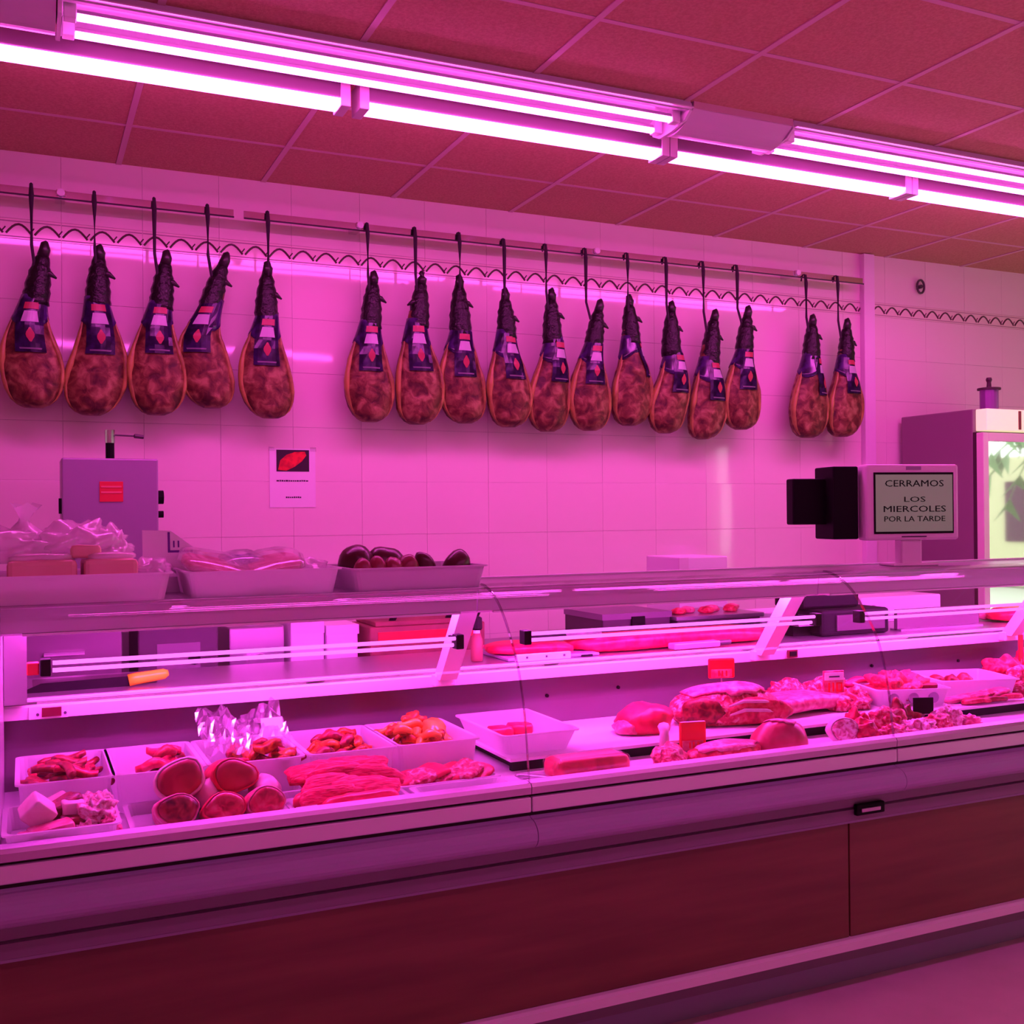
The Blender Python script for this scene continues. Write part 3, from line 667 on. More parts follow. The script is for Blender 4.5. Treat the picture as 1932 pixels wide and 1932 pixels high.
k_ = obj('lever_head', TB([(0.005, 0, 0.945), (0.005, 0, 0.998)], 0.020, 14), m_chrome, t)
obj('lever_rod', TB([(0.02, 0, 0.978), (0.095, 0, 0.976), (0.10, 0, 0.976), (0.135, 0, 0.972)], [0.0035, 0.0035, 0.009, 0.008], 8), m_dark, k_)
st = obj('sticker', B(-0.042, 0.046, -0.103, -0.0995, 0.706, 0.786, 0.001), m_sticker, t)
for z in (0.744, 0.766): obj('sticker_line', B(-0.036, 0.040, -0.1045, -0.1025, z - 0.004, z + 0.003), m_stickl, st)
for z, r_ in ((0.725, 0.028), (0.655, 0.014)): obj('side_knob', TB([(0.178, -0.02, z), (0.208, -0.02, z)], r_, 12), m_black, t)
obj('hinge', B(-0.19, -0.178, -0.09, -0.06, 0.66, 0.72), m_black, t)

def machine(name, lab, cat, x0, x1, y0, y1, z0, z1, mat, extras=(), group=None):
    t = thing(name, lab, cat, ((x0 + x1) / 2, (y0 + y1) / 2, z0), group=group)
    hx, hy, hz = (x1 - x0) / 2, (y1 - y0) / 2, z1 - z0
    obj('body', B(-hx, hx, -hy, hy, 0, hz, min(0.006, hz * 0.2)), mat, t)
    for (nm, b, mt) in extras(hx, hy, hz) if callable(extras) else (): obj(nm, b, mt, t)
    return t
machine('steel_cabinet', 'plain steel cabinet seen under the top shelf, far left', 'cabinet', -0.06, 0.29, 3.70, 4.10, 0.862, 1.20, m_dsteel,
        lambda a, b, h: [('lid_rim', B(-a - 0.004, a + 0.004, -b - 0.004, b + 0.004, h - 0.012, h + 0.006), m_steel), ('handle', B(-0.06, 0.06, -b - 0.02, -b - 0.001, h * 0.6, h * 0.6 + 0.012), m_chrome)])
# bench is only below z 0.86: cabinet stands on a lower trolley
machine('trolley', 'steel trolley carrying machines behind the counter', 'trolley', -0.10, 4.45, 3.66, 4.23, 0.0, 0.861, m_dsteel,
        lambda a, b, h: [('wheel', TB([(sx_ * (a - 0.1), sy_ * (b - 0.08) - 0.02, 0.04), (sx_ * (a - 0.1), sy_ * (b - 0.08) + 0.02, 0.04)], 0.04, 12), m_black) for sx_ in (-1, 1) for sy_ in (-1, 1)])
machine('vacuum_packer', 'dark vacuum packing machine behind glass, beside steel cabinet', 'machine', 0.34, 0.60, 3.72, 4.05, 0.862, 1.135, m_dark,
        lambda a, b, h: [('lid', B(-a + 0.01, a - 0.01, -b + 0.01, b, h, h + 0.03, 0.006), m_steel), ('dial', TB([(0.05, -b, h * 0.6), (0.05, -b - 0.012, h * 0.6)], 0.02, 12), m_black), ('front_panel', B(-a + 0.06, a - 0.06, -b - 0.004, -b + 0.002, 0.06, h * 0.8), m_panel)])
machine('mincer', 'grey meat mincer with short white funnel behind the counter glass', 'machine', 0.64, 0.83, 3.74, 4.0, 0.862, 1.12, m_steel,
        lambda a, b, h: [('funnel', lathe(bmesh.new(), [(0.02, h), (0.03, h + 0.03), (0.07, h + 0.05), (0.065, h + 0.05)], 14), m_white), ('outlet', TB([(0, -b - 0.05, h * 0.5), (0, -b + 0.01, h * 0.5)], 0.04, 12), m_steel)])
machine('carton', 'taller white carton of the pair behind counter glass', 'box', 0.855, 0.975, 3.75, 3.95, 0.862, 1.135, m_paper, lambda a, b, h: [('flap', B(-a, a, -b - 0.003, -b + 0.002, h - 0.05, h + 0.004), m_white), ('lid', B(-a - 0.003, a + 0.003, -b - 0.004, b + 0.003, h - 0.008, h + 0.008), m_paper)], group='white cartons behind the counter')
machine('carton', 'lower white carton of the pair, nearest the brown knife block', 'box', 0.985, 1.10, 3.75, 3.92, 0.862, 1.105, m_paper, lambda a, b, h: [('lid', B(-a - 0.003, a + 0.003, -b - 0.004, b + 0.003, h - 0.03, h + 0.004), m_white)], group='white cartons behind the counter')
def kb(a, b, h):
    out = [('slot_strip', B(-a + 0.03, a - 0.03, -b - 0.003, -b + 0.002, h - 0.05, h - 0.02), m_red), ('top_board', B(-a + 0.02, a - 0.06, -b, b, h, h + 0.018, 0.004), m_brown)]
    for x in (-0.14, 0.08, 0.14, 0.19): out.append(('knife_handle', TB([(x, -b + 0.03, h), (x + 0.02, -b + 0.02, h + 0.05)], 0.012, 8), m_black))
    return out
machine('knife_block', 'wide brown knife block with black handles behind left post', 'knife block', 1.13, 1.58, 3.70, 3.95, 0.862, 1.10, m_brown, kb)
machine('storage_box', 'dark storage box with steel tray on top, seen between posts', 'box', 2.10, 2.42, 3.72, 4.05, 0.862, 1.095, m_dark,
        lambda a, b, h: [('lid', B(-a - 0.004, a + 0.004, -b - 0.004, b, h - 0.02, h + 0.004), m_panel), ('latch', B(-0.03, 0.03, -b - 0.012, -b, h - 0.05, h - 0.01), m_black)])
t = machine('roasting_tin', 'grey steel tin heaped with meat scraps, behind second glass pane', 'tin', 2.44, 2.86, 3.70, 4.0, 0.862, 1.07, m_dark,
        lambda a, b, h: [('tin_rim', B(-a - 0.012, a + 0.012, -b - 0.012, b + 0.01, h - 0.012, h + 0.006, 0.003), m_steel)])
for k, (x, y) in enumerate(((2.50, 3.78), (2.57, 3.82), (2.63, 3.77), (2.70, 3.83), (2.77, 3.79), (2.82, 3.85))):
    o = obj('meat_scrap', blob(0.035, 0.03, 0.028, k + 3), m_pork if k % 2 else m_beef, loc=(x, y, 1.077), smooth=True)
    tag(o, 'small meat scrap, %s from left on the grey tin' % ['first', 'second', 'third', 'fourth', 'fifth', 'sixth'][k], 'meat', 'meat scraps on the tin')
machine('paper_roll', 'white roll of wrapping paper behind second post', 'paper', 2.90, 3.14, 3.74, 3.9, 0.862, 1.07, m_paper, lambda a, b, h: [('roll_end', TB([(-a - 0.012, 0, h * 0.7), (a + 0.012, 0, h * 0.7)], 0.03, 12), m_white)])
machine('label_printer', 'white box-shaped label printer under shelf at right, before fridge', 'printer', 3.40, 3.88, 3.68, 4.0, 1.0, 1.115, m_white, lambda a, b, h: [('button', TB([(-a + 0.07, -b, h * 0.6), (-a + 0.07, -b - 0.006, h * 0.6)], 0.012, 10), m_sawgrey), ('slot', B(-0.1, a - 0.03, -b - 0.003, -b + 0.001, 0.02, 0.03), m_ink)])
machine('storage_box', 'dark brown box carrying the white label printer', 'box', 3.36, 3.92, 3.67, 4.05, 0.862, 0.9995, m_brown, lambda a, b, h: [('lid', B(-a - 0.004, a + 0.004, -b - 0.004, b + 0.004, h - 0.02, h - 0.001), m_dark)])
# paper box on the wall bench above the counter line
t = machine('paper_box', 'pale square carton on bench against wall, above second pane', 'box', 2.85, 3.13, 4.30, 4.6, 0.861, 1.29, m_paper, lambda a, b, h: [('side_flap', B(-a - 0.004, -a + 0.05, -b - 0.004, -b + 0.002, h - 0.12, h - 0.003), m_monbez)])

# ------------------------------------------------------------------ things on the worktop
t = thing('carving_knife', 'long dark knife with orange handle lying on the worktop', 'knife', (0.14, 3.20, 1.0225), rot=(0, 0, 0.02))
bm = bmesh.new(); prf = [(-0.15, 0.006), (-0.15, 0.010), (0.135, 0.034), (0.135, 0.004)]
b_ = bmesh.new(); loft(b_, [[(x, 0.0, z) for x, z in [(-0.16, 0.002), (0.135, 0.002), (0.135, 0.030), (-0.10, 0.026)]], [(x, 0.006, z) for x, z in [(-0.16, 0.002), (0.135, 0.002), (0.135, 0.030), (-0.10, 0.026)]]])
obj('blade', b_, m_black, t)
obj('handle', TB([(0.128, 0.003, 0.018), (0.15, 0.003, 0.022), (0.19, 0.003, 0.026), (0.225, 0.003, 0.03), (0.236, 0.003, 0.032)], [0.017, 0.017, 0.016, 0.015, 0.008], 10), m_handle, t, smooth=True)
t = thing('steel_sheet', 'flat steel sheet lying at left end of worktop', 'sheet', (0.15, 3.36, 1.0225)); obj('sheet', B(-0.13, 0.2, -0.1, 0.1, 0, 0.003), m_dsteel, t); obj('rolled_edge', TB([(-0.13, -0.1, 0.004), (0.2, -0.1, 0.004)], 0.004, 6), m_steel, t)
def meat_slab(label, L, w, h, loc, rz, seed, mat=m_beefl, fat=True):
    t = thing('meat_slab', label, 'meat', loc, rz)
    obj('lean', slab(L / 2, w / 2, h, seed, 0.004), mat, t, smooth=True)
    if fat: obj('fat_edge', slab(L / 2 * 0.985, w * 0.12, h * 0.7, seed + 3), m_pork, t, loc=(0, w * 0.40, 0.002), smooth=True)
    return t
t = thing('cutting_board', 'low grey cutting board under the short red slab', 'cutting board', (1.60, 3.28, 1.0225), 0.0); obj('board', B(-0.17, 0.17, -0.12, 0.12, 0, 0.010, 0.003), m_sawgrey, t)
for x in (-0.12, 0.12): obj('foot', B(x - 0.02, x + 0.02, -0.128, -0.119, 0, 0.006), m_black, t)
meat_slab('short slab of red meat on the worktop beside left post', 0.30, 0.18, 0.030, (1.56, 3.28, 1.033), -0.25, 2)
meat_slab('very long slab of red meat on the worktop, second bay', 0.86, 0.17, 0.050, (2.12, 3.27, 1.024), 0.03, 5)
meat_slab('red meat slab at right end of the worktop behind third post', 0.5, 0.16, 0.05, (4.02, 3.30, 1.024), 0.0, 9)
t = thing('boning_knife', 'knife with black handle resting across the red meat slabs', 'knife', (1.60, 3.22, 1.078), rot=(0, 0.02, -0.02))
obj('handle', TB([(-0.085, 0, 0.010), (-0.06, 0, 0.012), (0.05, 0, 0.010), (0.07, 0, 0.010)], [0.012, 0.013, 0.012, 0.010], 10), m_black, t, smooth=True)
obj('blade', B(0.065, 0.21, -0.0015, 0.0015, 0.0, 0.02), m_steel, t)
t = thing('price_strip', 'grey plastic strip with small holes on worktop edge', 'strip', (1.53, 3.112, 1.0275)); obj('strip', B(-0.10, 0.10, -0.012, 0.0, 0, 0.024, 0.003), m_monbez, t)
for x in (-0.06, 0.01, 0.075): obj('hole', TB([(x, -0.011, 0.013), (x, -0.0135, 0.013)], 0.004, 8), m_ink, t)
t = thing('steel_scraper', 'flat grey steel scraper lying before the long red slab', 'scraper', (2.14, 3.13, 1.0275), 0.05); obj('plate', B(-0.10, 0.10, -0.012, 0.03, 0, 0.022, 0.005), m_sawgrey, t); obj('grip', TB([(0.1, 0.01, 0.012), (0.16, 0.012, 0.012)], 0.009, 8), m_dark, t)
t = thing('sauce_bottle', 'small dark bottle with pale neck behind the left post', 'bottle', (1.345, 3.22, 1.0225))
lathe_bm = lathe(bmesh.new(), [(0.018, 0), (0.020, 0.005), (0.020, 0.07), (0.012, 0.092)], 14); obj('bottle_body', lathe_bm, m_brown, t, smooth=True)
obj('neck', lathe(bmesh.new(), [(0.011, 0.09), (0.011, 0.105)], 12), m_paper, t); obj('cap', lathe(bmesh.new(), [(0.016, 0.103), (0.019, 0.108), (0.018, 0.142), (0.012, 0.146)], 14), m_black, t)
t = thing('counter_scale', 'black weighing scale body on the worktop behind second glass joint', 'scale', (2.96, 3.33, 1.0225))
obj('body', B(-0.19, 0.15, -0.12, 0.16, 0.0, 0.10, 0.012), m_black, t); obj('upper_housing', B(-0.21, 0.07, -0.04, 0.14, 0.10, 0.165, 0.01), m_black, t)
obj('pan', B(-0.30, -0.19, -0.12, 0.12, 0.045, 0.055, 0.003), m_steel, t); obj('front_panel', B(-0.12, 0.12, -0.126, -0.119, 0.02, 0.08), m_dark, t)
obj('pan_support', B(-0.27, -0.18, -0.05, 0.05, 0.0, 0.046), m_black, t)
t = thing('splash_guard', 'dark steel side panel standing on worktop beneath third bay tube', 'panel', (3.42, 3.24, 1.0225)); obj('panel', B(-0.25, 0.20, -0.01, 0.01, 0, 0.085, 0.003), m_dsteel, t); obj('panel_foot', B(-0.25, 0.2, -0.03, 0.03, 0, 0.008), m_steel, t)

# ------------------------------------------------------------------ scale display on the top shelf
t = thing('scale_display', 'off-white customer display on a post reading opening notice', 'display', (2.985, 2.98, 1.2995), rot=(0, 0, R(-14)))
obj('post', B(-0.042, 0.042, -0.02, 0.03, 0, 0.13, 0.006), m_monbez, t); obj('foot', B(-0.09, 0.09, -0.05, 0.06, 0.0, 0.010, 0.004), m_monbez, t)
cs = obj('casing', B(-0.188, 0.184, -0.035, 0.035, 0.095, 0.374, 0.010), m_monbez, t)
obj('frame_edge', B(-0.16, 0.16, -0.0385, -0.034, 0.119, 0.344, 0.001), m_black, t)
scn = obj('screen', B(-0.154, 0.154, -0.0405, -0.037, 0.127, 0.336), m_screen, t)
for s_, z, sz_ in (('CERRAMOS', 0.292, 0.034), ('LOS', 0.236, 0.027), ('MIERCOLES', 0.199, 0.032), ('POR LA TARDE', 0.164, 0.028)):
    b_ = text_bm(s_, sz_, bold=0.0)
    wdt = max(v.co.x for v in b_.verts) - min(v.co.x for v in b_.verts); want = {'CERRAMOS': 0.235, 'LOS': 0.085, 'MIERCOLES': 0.25, 'POR LA TARDE': 0.245}[s_]
    for v in b_.verts: v.co.x *= want / wdt
    bmesh.ops.rotate(b_, verts=b_.verts, cent=(0, 0, 0), matrix=Matrix.Rotation(PI / 2, 3, 'X')); bmesh.ops.translate(b_, verts=b_.verts, vec=(0, -0.0412, z))
    obj('lettering', b_, m_black, scn)
obj('badge', B(-0.03, 0.03, -0.037, -0.034, 0.353, 0.366), m_sawgrey, cs); obj('vent_slot', B(-0.05, 0.05, -0.037, -0.034, 0.106, 0.110), m_ink, cs)
bk = obj('rear_unit', B(-0.30, -0.20, 0.0, 0.15, 0.10, 0.368, 0.006), m_black, t)
obj('rear_screen', B(-0.43, -0.28, 0.06, 0.12, 0.155, 0.325, 0.006), m_black, bk)

# ------------------------------------------------------------------ trays with goods on the top shelf
ZS = 1.2995
def food_tray(name, label, w, d, h, loc, mat=m_tray, rz=0.0, group=None, flare=0.012):
    o = obj(name, tray(w, d, h, flare), mat, loc=loc, rot=(0, 0, rz)); tag(o, label, 'tray', group); return o
food_tray('food_tray', 'white plastic tray of bagged packets, at left end of shelf', 0.575, 0.33, 0.068, (0.040, 2.895, ZS), group='white trays on the top shelf')
food_tray('food_tray', 'white plastic tray with folded film packages, middle of the three on shelf', 0.385, 0.30, 0.066, (0.565, 2.895, ZS), group='white trays on the top shelf')
food_tray('food_tray', 'translucent grey tray of dark sausages, right end of shelf row', 0.385, 0.30, 0.062, (0.985, 2.895, ZS), mat=translucent(M('grey_white_tray', (0.72, 0.66, 0.72), rough=0.3), 0.35), group='white trays on the top shelf')
for (x, y, w, d, h, lb) in ((-0.14, 2.90, 0.13, 0.2, 0.085, 'cream packet at the far left of the bagged tray'), (0.04, 2.88, 0.155, 0.2, 0.098, 'large cream packet in left tray, left of the dark gap'), (0.195, 2.88, 0.125, 0.2, 0.098, 'cream packet in left tray, right of the dark gap')):
    t = thing('wrapped_packet', lb, 'packet', (x, y, ZS + 0.004)); obj('packet', B(-w / 2, w / 2, -d / 2, d / 2, 0, h, 0.012), m_cream, t)
    obj('wrapper', slab(w / 2 * 1.02, d / 2 * 0.95, 0.016, int(x * 100), 0.004), m_bag, t, loc=(0, 0, h - 0.004), smooth=True)
def bag(label, sx, sy, sz, loc, seed, knot=None, mat=None):
    t = thing('plastic_bag', label, 'bag', loc)
    b_ = blob(sx, sy, sz, seed, amp=0.22, freq=5.5, sub=4, flat=-0.5)
    obj('bag_body', b_, mat or m_bag, t, smooth=True)
    if knot:
        kx, kz = knot
        n = 12; rings = []
        for (r_, z) in ((0.03, 0.0), (0.012, 0.02), (0.008, 0.032), (0.018, 0.05), (0.03, 0.066)):
            rings.append([(kx + r_ * (1 + 0.5 * math.sin(3 * 2 * PI * q / n + seed)) * math.cos(2 * PI * q / n), r_ * math.sin(2 * PI * q / n), kz + z + 0.008 * math.sin(q * 2.1)) for q in range(n)])
        bm = bmesh.new(); loft(bm, rings, cap=False); obj('bag_knot', bm, mat or m_bag, t, smooth=True)
    return t
bag('tied clear plastic bag at the far left, knot standing up', 0.11, 0.10, 0.085, (-0.03, 2.91, ZS + 0.095), 2, knot=(0.03, 0.075))
bag('big clear plastic bag bulging above left tray, reddish inside', 0.105, 0.10, 0.092, (0.125, 2.92, ZS + 0.100), 5)
o = obj('paper_tag', slab(0.035, 0.006, 0.03, 8), m_cream, loc=(0.137, 2.81, ZS + 0.105), smooth=True); tag(o, 'orange pink ham slices showing through the big bag', 'ham slices')
bag('small clear plastic bag at the right edge of left tray', 0.055, 0.08, 0.095, (0.200, 2.92, ZS + 0.078), 11)
bag('crumpled clear bag hanging over right side of left tray', 0.055, 0.10, 0.055, (0.295, 2.90, ZS + 0.045), 13)
t = thing('price_card', 'white card with violet corner lines behind left tray', 'card', (0.345, 3.00, ZS), rot=(R(-8), 0, 0))
b_ = bmesh.new(); pc = [(-0.055, 0.0), (0.13, 0.0), (0.12, 0.09), (0.06, 0.135), (0.018, 0.168), (-0.055, 0.170)]
loft(b_, [[(x, 0, z) for x, z in pc], [(x, 0.003, z) for x, z in pc]]); obj('card', b_, m_paper, t)
obj('print_line', B(0.010, 0.016, -0.0012, 0.0004, 0.112, 0.164), m_blueink, t); obj('print_line', B(0.010, 0.075, -0.0012, 0.0004, 0.108, 0.114), m_blueink, t)
for x in (0.024, 0.036): obj('print_mark', B(x, x + 0.004, -0.0012, 0.0004, 0.122, 0.14), m_blueink, t)
# folded film packages in the middle tray
for (x, y, z, sx, sy, sz, rx, rz, seed, mt, lb) in ((0.46, 2.90, 0.06, 0.10, 0.10, 0.03, 0.12, -0.22, 3, m_film, 'flat film-wrapped package sloping down to the right, middle tray'), (0.60, 2.88, 0.06, 0.095, 0.10, 0.028, -0.1, 0.20, 4, m_film, 'flat film-wrapped package tilted up right, middle tray'), (0.535, 2.95, 0.075, 0.06, 0.06, 0.02, 0, 0.1, 6, m_film, 'violet printed film package at the back, middle tray')):
    t = thing('film_package', lb, 'package', (x, y, ZS + z), rot=(R(12), -rz, 0.15 * rz))
    obj('contents', slab(sx * 0.9, sy * 0.8, sz * 0.7, seed), m_pork if seed != 6 else m_blueink, t, smooth=True); obj('film', slab(sx, sy, sz, seed, 0.006, 0.25), mt, t, smooth=True)
bag('small clear bag with pinkish contents, right half of middle tray', 0.06, 0.07, 0.06, (0.70, 2.90, ZS + 0.03), 17)
o = obj('pork_piece', blob(0.035, 0.04, 0.06, 21), m_pork, loc=(0.645, 2.87, ZS + 0.006), smooth=True); tag(o, 'pale pink pork piece inside middle shelf tray', 'meat')
SA = [(0.855, 2.93, 0.052, 0.056, 0.118, 1, 'big dark sausage leaning at left end of right tray'), (0.945, 2.95, 0.062, 0.05, 0.112, 1, 'big dark sausage second from left, behind round ones'), (0.845, 2.83, 0.028, 0.03, 0.085, 0, 'round reddish sausage, front left of right tray'),
      (0.890, 2.84, 0.029, 0.03, 0.088, 0, 'round reddish sausage, second in front row of right tray'), (0.935, 2.84, 0.030, 0.03, 0.083, 0, 'round reddish sausage, third in front row of right tray'), (0.985, 2.85, 0.033, 0.03, 0.090, 0, 'round reddish sausage, right end of front row'),
      (1.042, 2.87, 0.030, 0.032, 0.098, 1, 'dark sausage end pointing up, right of the round ones'), (1.135, 2.87, 0.040, 0.045, 0.098, 1, 'lone dark sausage lying at right end of tray')]
for k, (x, y, sx, sy, h, dk, lb) in enumerate(SA):
    t = thing('sausage', lb, 'sausage', (x, y, ZS + 0.0035), group='dark sausages in the shelf tray'); b_ = blob(sx, sy, h, 30 + k, amp=0.06, freq=2.5, flat=-0.9)
    if k in (6, 7):
        for v in b_.verts: v.co.x += (v.co.z - 0.05) * (0.25 if k == 7 else -0.25)
    obj('skin', b_, m_saus if dk else m_saus2, t, smooth=True)

# ------------------------------------------------------------------ the display deck: rear trays
ZD = 0.7755; ZT = 0.8165
REAR = [(0.088, 0.208, 0.325, 'rear tray at far left with dark red meat strips'), (0.305, 0.208, 0.325, 'rear tray second from left with few dark meat pieces'), (0.545, 0.235, 0.32, 'rear tray covered by crinkled clear film with red meat'),
        (0.800, 0.232, 0.32, 'rear tray of dark marinated meat chunks, right of film-covered one'), (1.045, 0.232, 0.32, 'rear tray of orange marinated meat in a bag')]
for (x, w, d, lb) in REAR:
    food_tray('deck_tray', 'white ' + lb, w, d, 0.098, (x, 2.935, ZD), group='rear display trays on the left', flare=0.008)
def piece(name, bm, mat, loc, label, cat='meat', group=None, rot=None, smooth=True):
    o = obj(name, bm, mat, loc=loc, rot=rot, smooth=smooth); return tag(o, label, cat, group)
ORD = ['first', 'second', 'third', 'fourth', 'fifth', 'sixth', 'seventh', 'eighth', 'ninth', 'tenth', 'eleventh', 'twelfth', 'thirteenth', 'fourteenth']
def heap(n, x, y, z, rx, ry, L, w, t_, mats, label, group, seed, rise=0.03, bend=0.5, name='meat_strip'):
    rnd = random.Random(seed); made = []
    protos = [obj(name, strip(L * rnd.uniform(0.7, 1.1), w * rnd.uniform(0.8, 1.2), t_, seed * 10 + k, bend), mats[k % len(mats)], smooth=True) for k in range(min(n, 6))]
    for k in range(n):
        o = protos[k] if k < len(protos) else protos[k % len(protos)].copy()
        if k >= len(protos): C.objects.link(o)
        px, py = rnd.uniform(-rx, rx), rnd.uniform(-ry, ry)
        o.location = (x + px, y + py, z + rise * (k / n) * (1 - 0.6 * abs(px) / rx)); o.rotation_euler = (rnd.uniform(-0.25, 0.25), rnd.uniform(-0.2, 0.2), rnd.uniform(-1.2, 1.2))
        tag(o, label, 'meat', group); made.append(o)
    tray_ = label.split(' in the ', 1)
    rows = {}
    for o in made: rows.setdefault(min(2, int((o.location.y - y + ry) / (2 * ry) * 3)), []).append(o)
    for r_, os_ in rows.items():
        os_.sort(key=lambda q: q.location.x)
        for k, o in enumerate(os_):
            o['label'] = '%s, %s from left, %s row, %s' % (tray_[0], ORD[k], ('front', 'middle', 'back')[r_], tray_[1])
heap(22, 0.088, 2.93, ZD + 0.048, 0.055, 0.10, 0.12, 0.016, 0.013, [m_dark_meat, m_beef, m_dark_meat], 'dark red meat strip in the far left rear tray', 'strips in the far left rear tray', 3, rise=0.055)
heap(8, 0.335, 2.97, ZD + 0.040, 0.035, 0.06, 0.10, 0.018, 0.015, [m_dark_meat, m_beef], 'dark meat piece in the second rear tray', 'pieces in the second rear tray', 4, rise=0.075)
heap(20, 0.590, 2.90, ZD + 0.050, 0.06, 0.09, 0.07, 0.017, 0.015, [m_dark_meat, m_orange, m_beef], 'red meat chunk under film in the third rear tray', 'chunks in the film-covered rear tray', 5, rise=0.07)
heap(24, 0.805, 2.94, ZD + 0.050, 0.075, 0.10, 0.075, 0.016, 0.013, [m_orange, m_dark_meat], 'dark marinated chunk in the fourth rear tray', 'chunks in the fourth rear tray', 6, rise=0.055)
heap(28, 1.020, 2.94, ZD + 0.055, 0.07, 0.09, 0.085, 0.016, 0.013, [m_orange, m_marin, m_orange], 'orange marinated strip heaped in the fifth rear tray', 'strips in the fifth rear tray', 7, rise=0.095)
for x, lb in ((0.80, 'fourth'), (1.045, 'fifth')):
    piece('marinade', slab(0.098, 0.138, 0.052, int(x * 10)), m_marin, (x, 2.935, ZD + 0.004), 'orange marinade pooled in the %s rear tray' % lb, 'marinade')
piece('marinade_bag', blob(0.05, 0.10, 0.105, 44, amp=0.2), m_marin, (1.095, 2.96, ZD + 0.02), 'orange stained bag folded at the right of fifth rear tray', 'bag')
# crinkled film over the third tray
bm = bmesh.new(); n = 22; g = []
for i in range(n + 1):
    row = []
    for j in range(14):
        u, v = i / n, j / 13; x = 0.43 + 0.235 * u; y = 2.86 + 0.25 * v
        z = ZD + 0.108 + 0.085 * (v ** 1.3) * (0.8 + 0.2 * math.sin(u * 9)) + 0.030 * mnoise.noise(Vector((u * 7, v * 7, 2))) + 0.020 * mnoise.noise(Vector((u * 17, v * 17, 7)))
        row.append(bm.verts.new((x, y - 0.02 * v, z)))
    g.append(row)
for i in range(n):
    for j in range(13): bm.faces.new((g[i][j], g[i + 1][j], g[i + 1][j + 1], g[i][j + 1]))
bmesh.ops.solidify(bm, geom=bm.faces[:], thickness=0.001)
o = obj('cling_film', bm, CLEAR('crinkled_film', (0.95, 0.95, 0.95), base=0.22, edge=0.6, rough=0.10, haze=0.12)); tag(o, 'crinkled clear film propped up over the third rear tray', 'film')
o = obj('price_card', B(-0.03, 0.03, -0.001, 0.001, 0, 0.055), m_paper, loc=(0.625, 2.965, ZD + 0.115), rot=(R(-25), 0, 0)); tag(o, 'small white card standing in film-covered rear tray', 'card')
# sixth, wide tray with little in it, stands on the tier
food_tray('deck_tray', 'white empty-looking rear tray with two red scraps, left of raised tier', 0.235, 0.36, 0.060, (1.345, 2.925, ZT), group=None, flare=0.02)
for k, (x, y, lb) in enumerate(((1.315, 2.88, 'left'), (1.39, 2.90, 'right'))):
    piece('meat_scrap', slab(0.040, 0.035, 0.034, 50 + k), m_beefl, (x, y + 0.09, ZT + 0.004), 'small red scrap, %s one in the nearly empty tray' % lb)

# ------------------------------------------------------------------ front row, left
food_tray('deck_tray', 'white front tray at far left with pale trimmings', 0.225, 0.245, 0.055, (0.072, 2.625, ZD), group=None, flare=0.006)
food_tray('deck_tray', 'white front tray with four round meat cuts', 0.34, 0.245, 0.030, (0.390, 2.625, ZD), group=None, flare=0.006)
def cube(label, w, d, h, loc, rot, seed, mat):
    bm = B(-w / 2, w / 2, -d / 2, d / 2, 0, h, 0.006); bmesh.ops.subdivide_edges(bm, edges=bm.edges[:], cuts=1)
    for v in bm.verts: v.co += 0.004 * Vector((mnoise.noise(v.co * 40 + Vector((seed, 0, 0))), mnoise.noise(v.co * 40 + Vector((0, seed, 0))), mnoise.noise(v.co * 40)))
    return piece('fat_cube', bm, mat, loc, label, rot=rot)
cube('white diamond-tilted cube of pork fat, front left tray', 0.06, 0.06, 0.055, (0.005, 2.60, ZD + 0.055), (0.3, 0.7, 0.3), 1, m_fat)
cube('pale block of fat at back of the front left tray', 0.075, 0.06, 0.04, (0.065, 2.70, ZD + 0.035), (0.1, -0.35, 0.2), 2, m_fat)
cube('pale cube beside dark slices in the front left tray', 0.045, 0.05, 0.04, (0.095, 2.62, ZD + 0.045), (0, 0.1, 0.1), 3, m_fat)
cube('large pale pink block at the front of left tray', 0.09, 0.06, 0.045, (0.055, 2.545, ZD + 0.012), (0, -0.12, 0.15), 4, m_pork)
cube('small pink block in the front left corner', 0.045, 0.04, 0.045, (0.00, 2.535, ZD + 0.004), (0, 0.05, 0.05), 5, m_pork)
piece('dark_slice', slab(0.045, 0.028, 0.022, 61), m_dark_meat, (0.078, 2.645, ZD + 0.06), 'dark red slice between pale cubes, front left tray', rot=(0.2, -0.4, 0.3))
piece('dark_slice', slab(0.03, 0.022, 0.022, 62), m_dark_meat, (0.095, 2.585, ZD + 0.035), 'dark red slice under the small pale cube, front left tray', rot=(0.0, 0.1, 0.1))
for k, (x, y, z, sx, sy, sz, mt, lb) in enumerate(((0.140, 2.67, 0.028, 0.04, 0.05, 0.055, m_mottle, 'mottled trimming at the back of front left tray'), (0.145, 2.60, 0.025, 0.045, 0.04, 0.062, m_mottle, 'largest mottled trimming in middle of front left tray'), (0.17, 2.55, 0.004, 0.022, 0.03, 0.055, m_pork, 'smooth pink knuckle at right of front left tray'),
      (0.12, 2.545, 0.006, 0.03, 0.03, 0.045, m_mottle, 'mottled trimming at the front of left tray'), (0.165, 2.64, 0.03, 0.022, 0.04, 0.06, m_fat, 'white fatty trimming by tray divider'))):
    piece('trimming', blob(sx, sy, sz, 70 + k, amp=0.22, freq=6, sub=4), mt, (x, y, ZD + z), lb)
def cut(label, r, L, loc, seed, face, mantle, tilt=0.35, yaw=0.0, group='round meat cuts in the front tray', sq=0.85):
    t = thing('round_cut', label, 'meat', loc, rot=(R(90) * 0 + tilt * -1, 0, yaw), group=group)
    a, b = round_cut(r, L, seed, sq); obj('mantle', a, mantle, t, smooth=True); obj('cut_face', b, face, t, smooth=True)
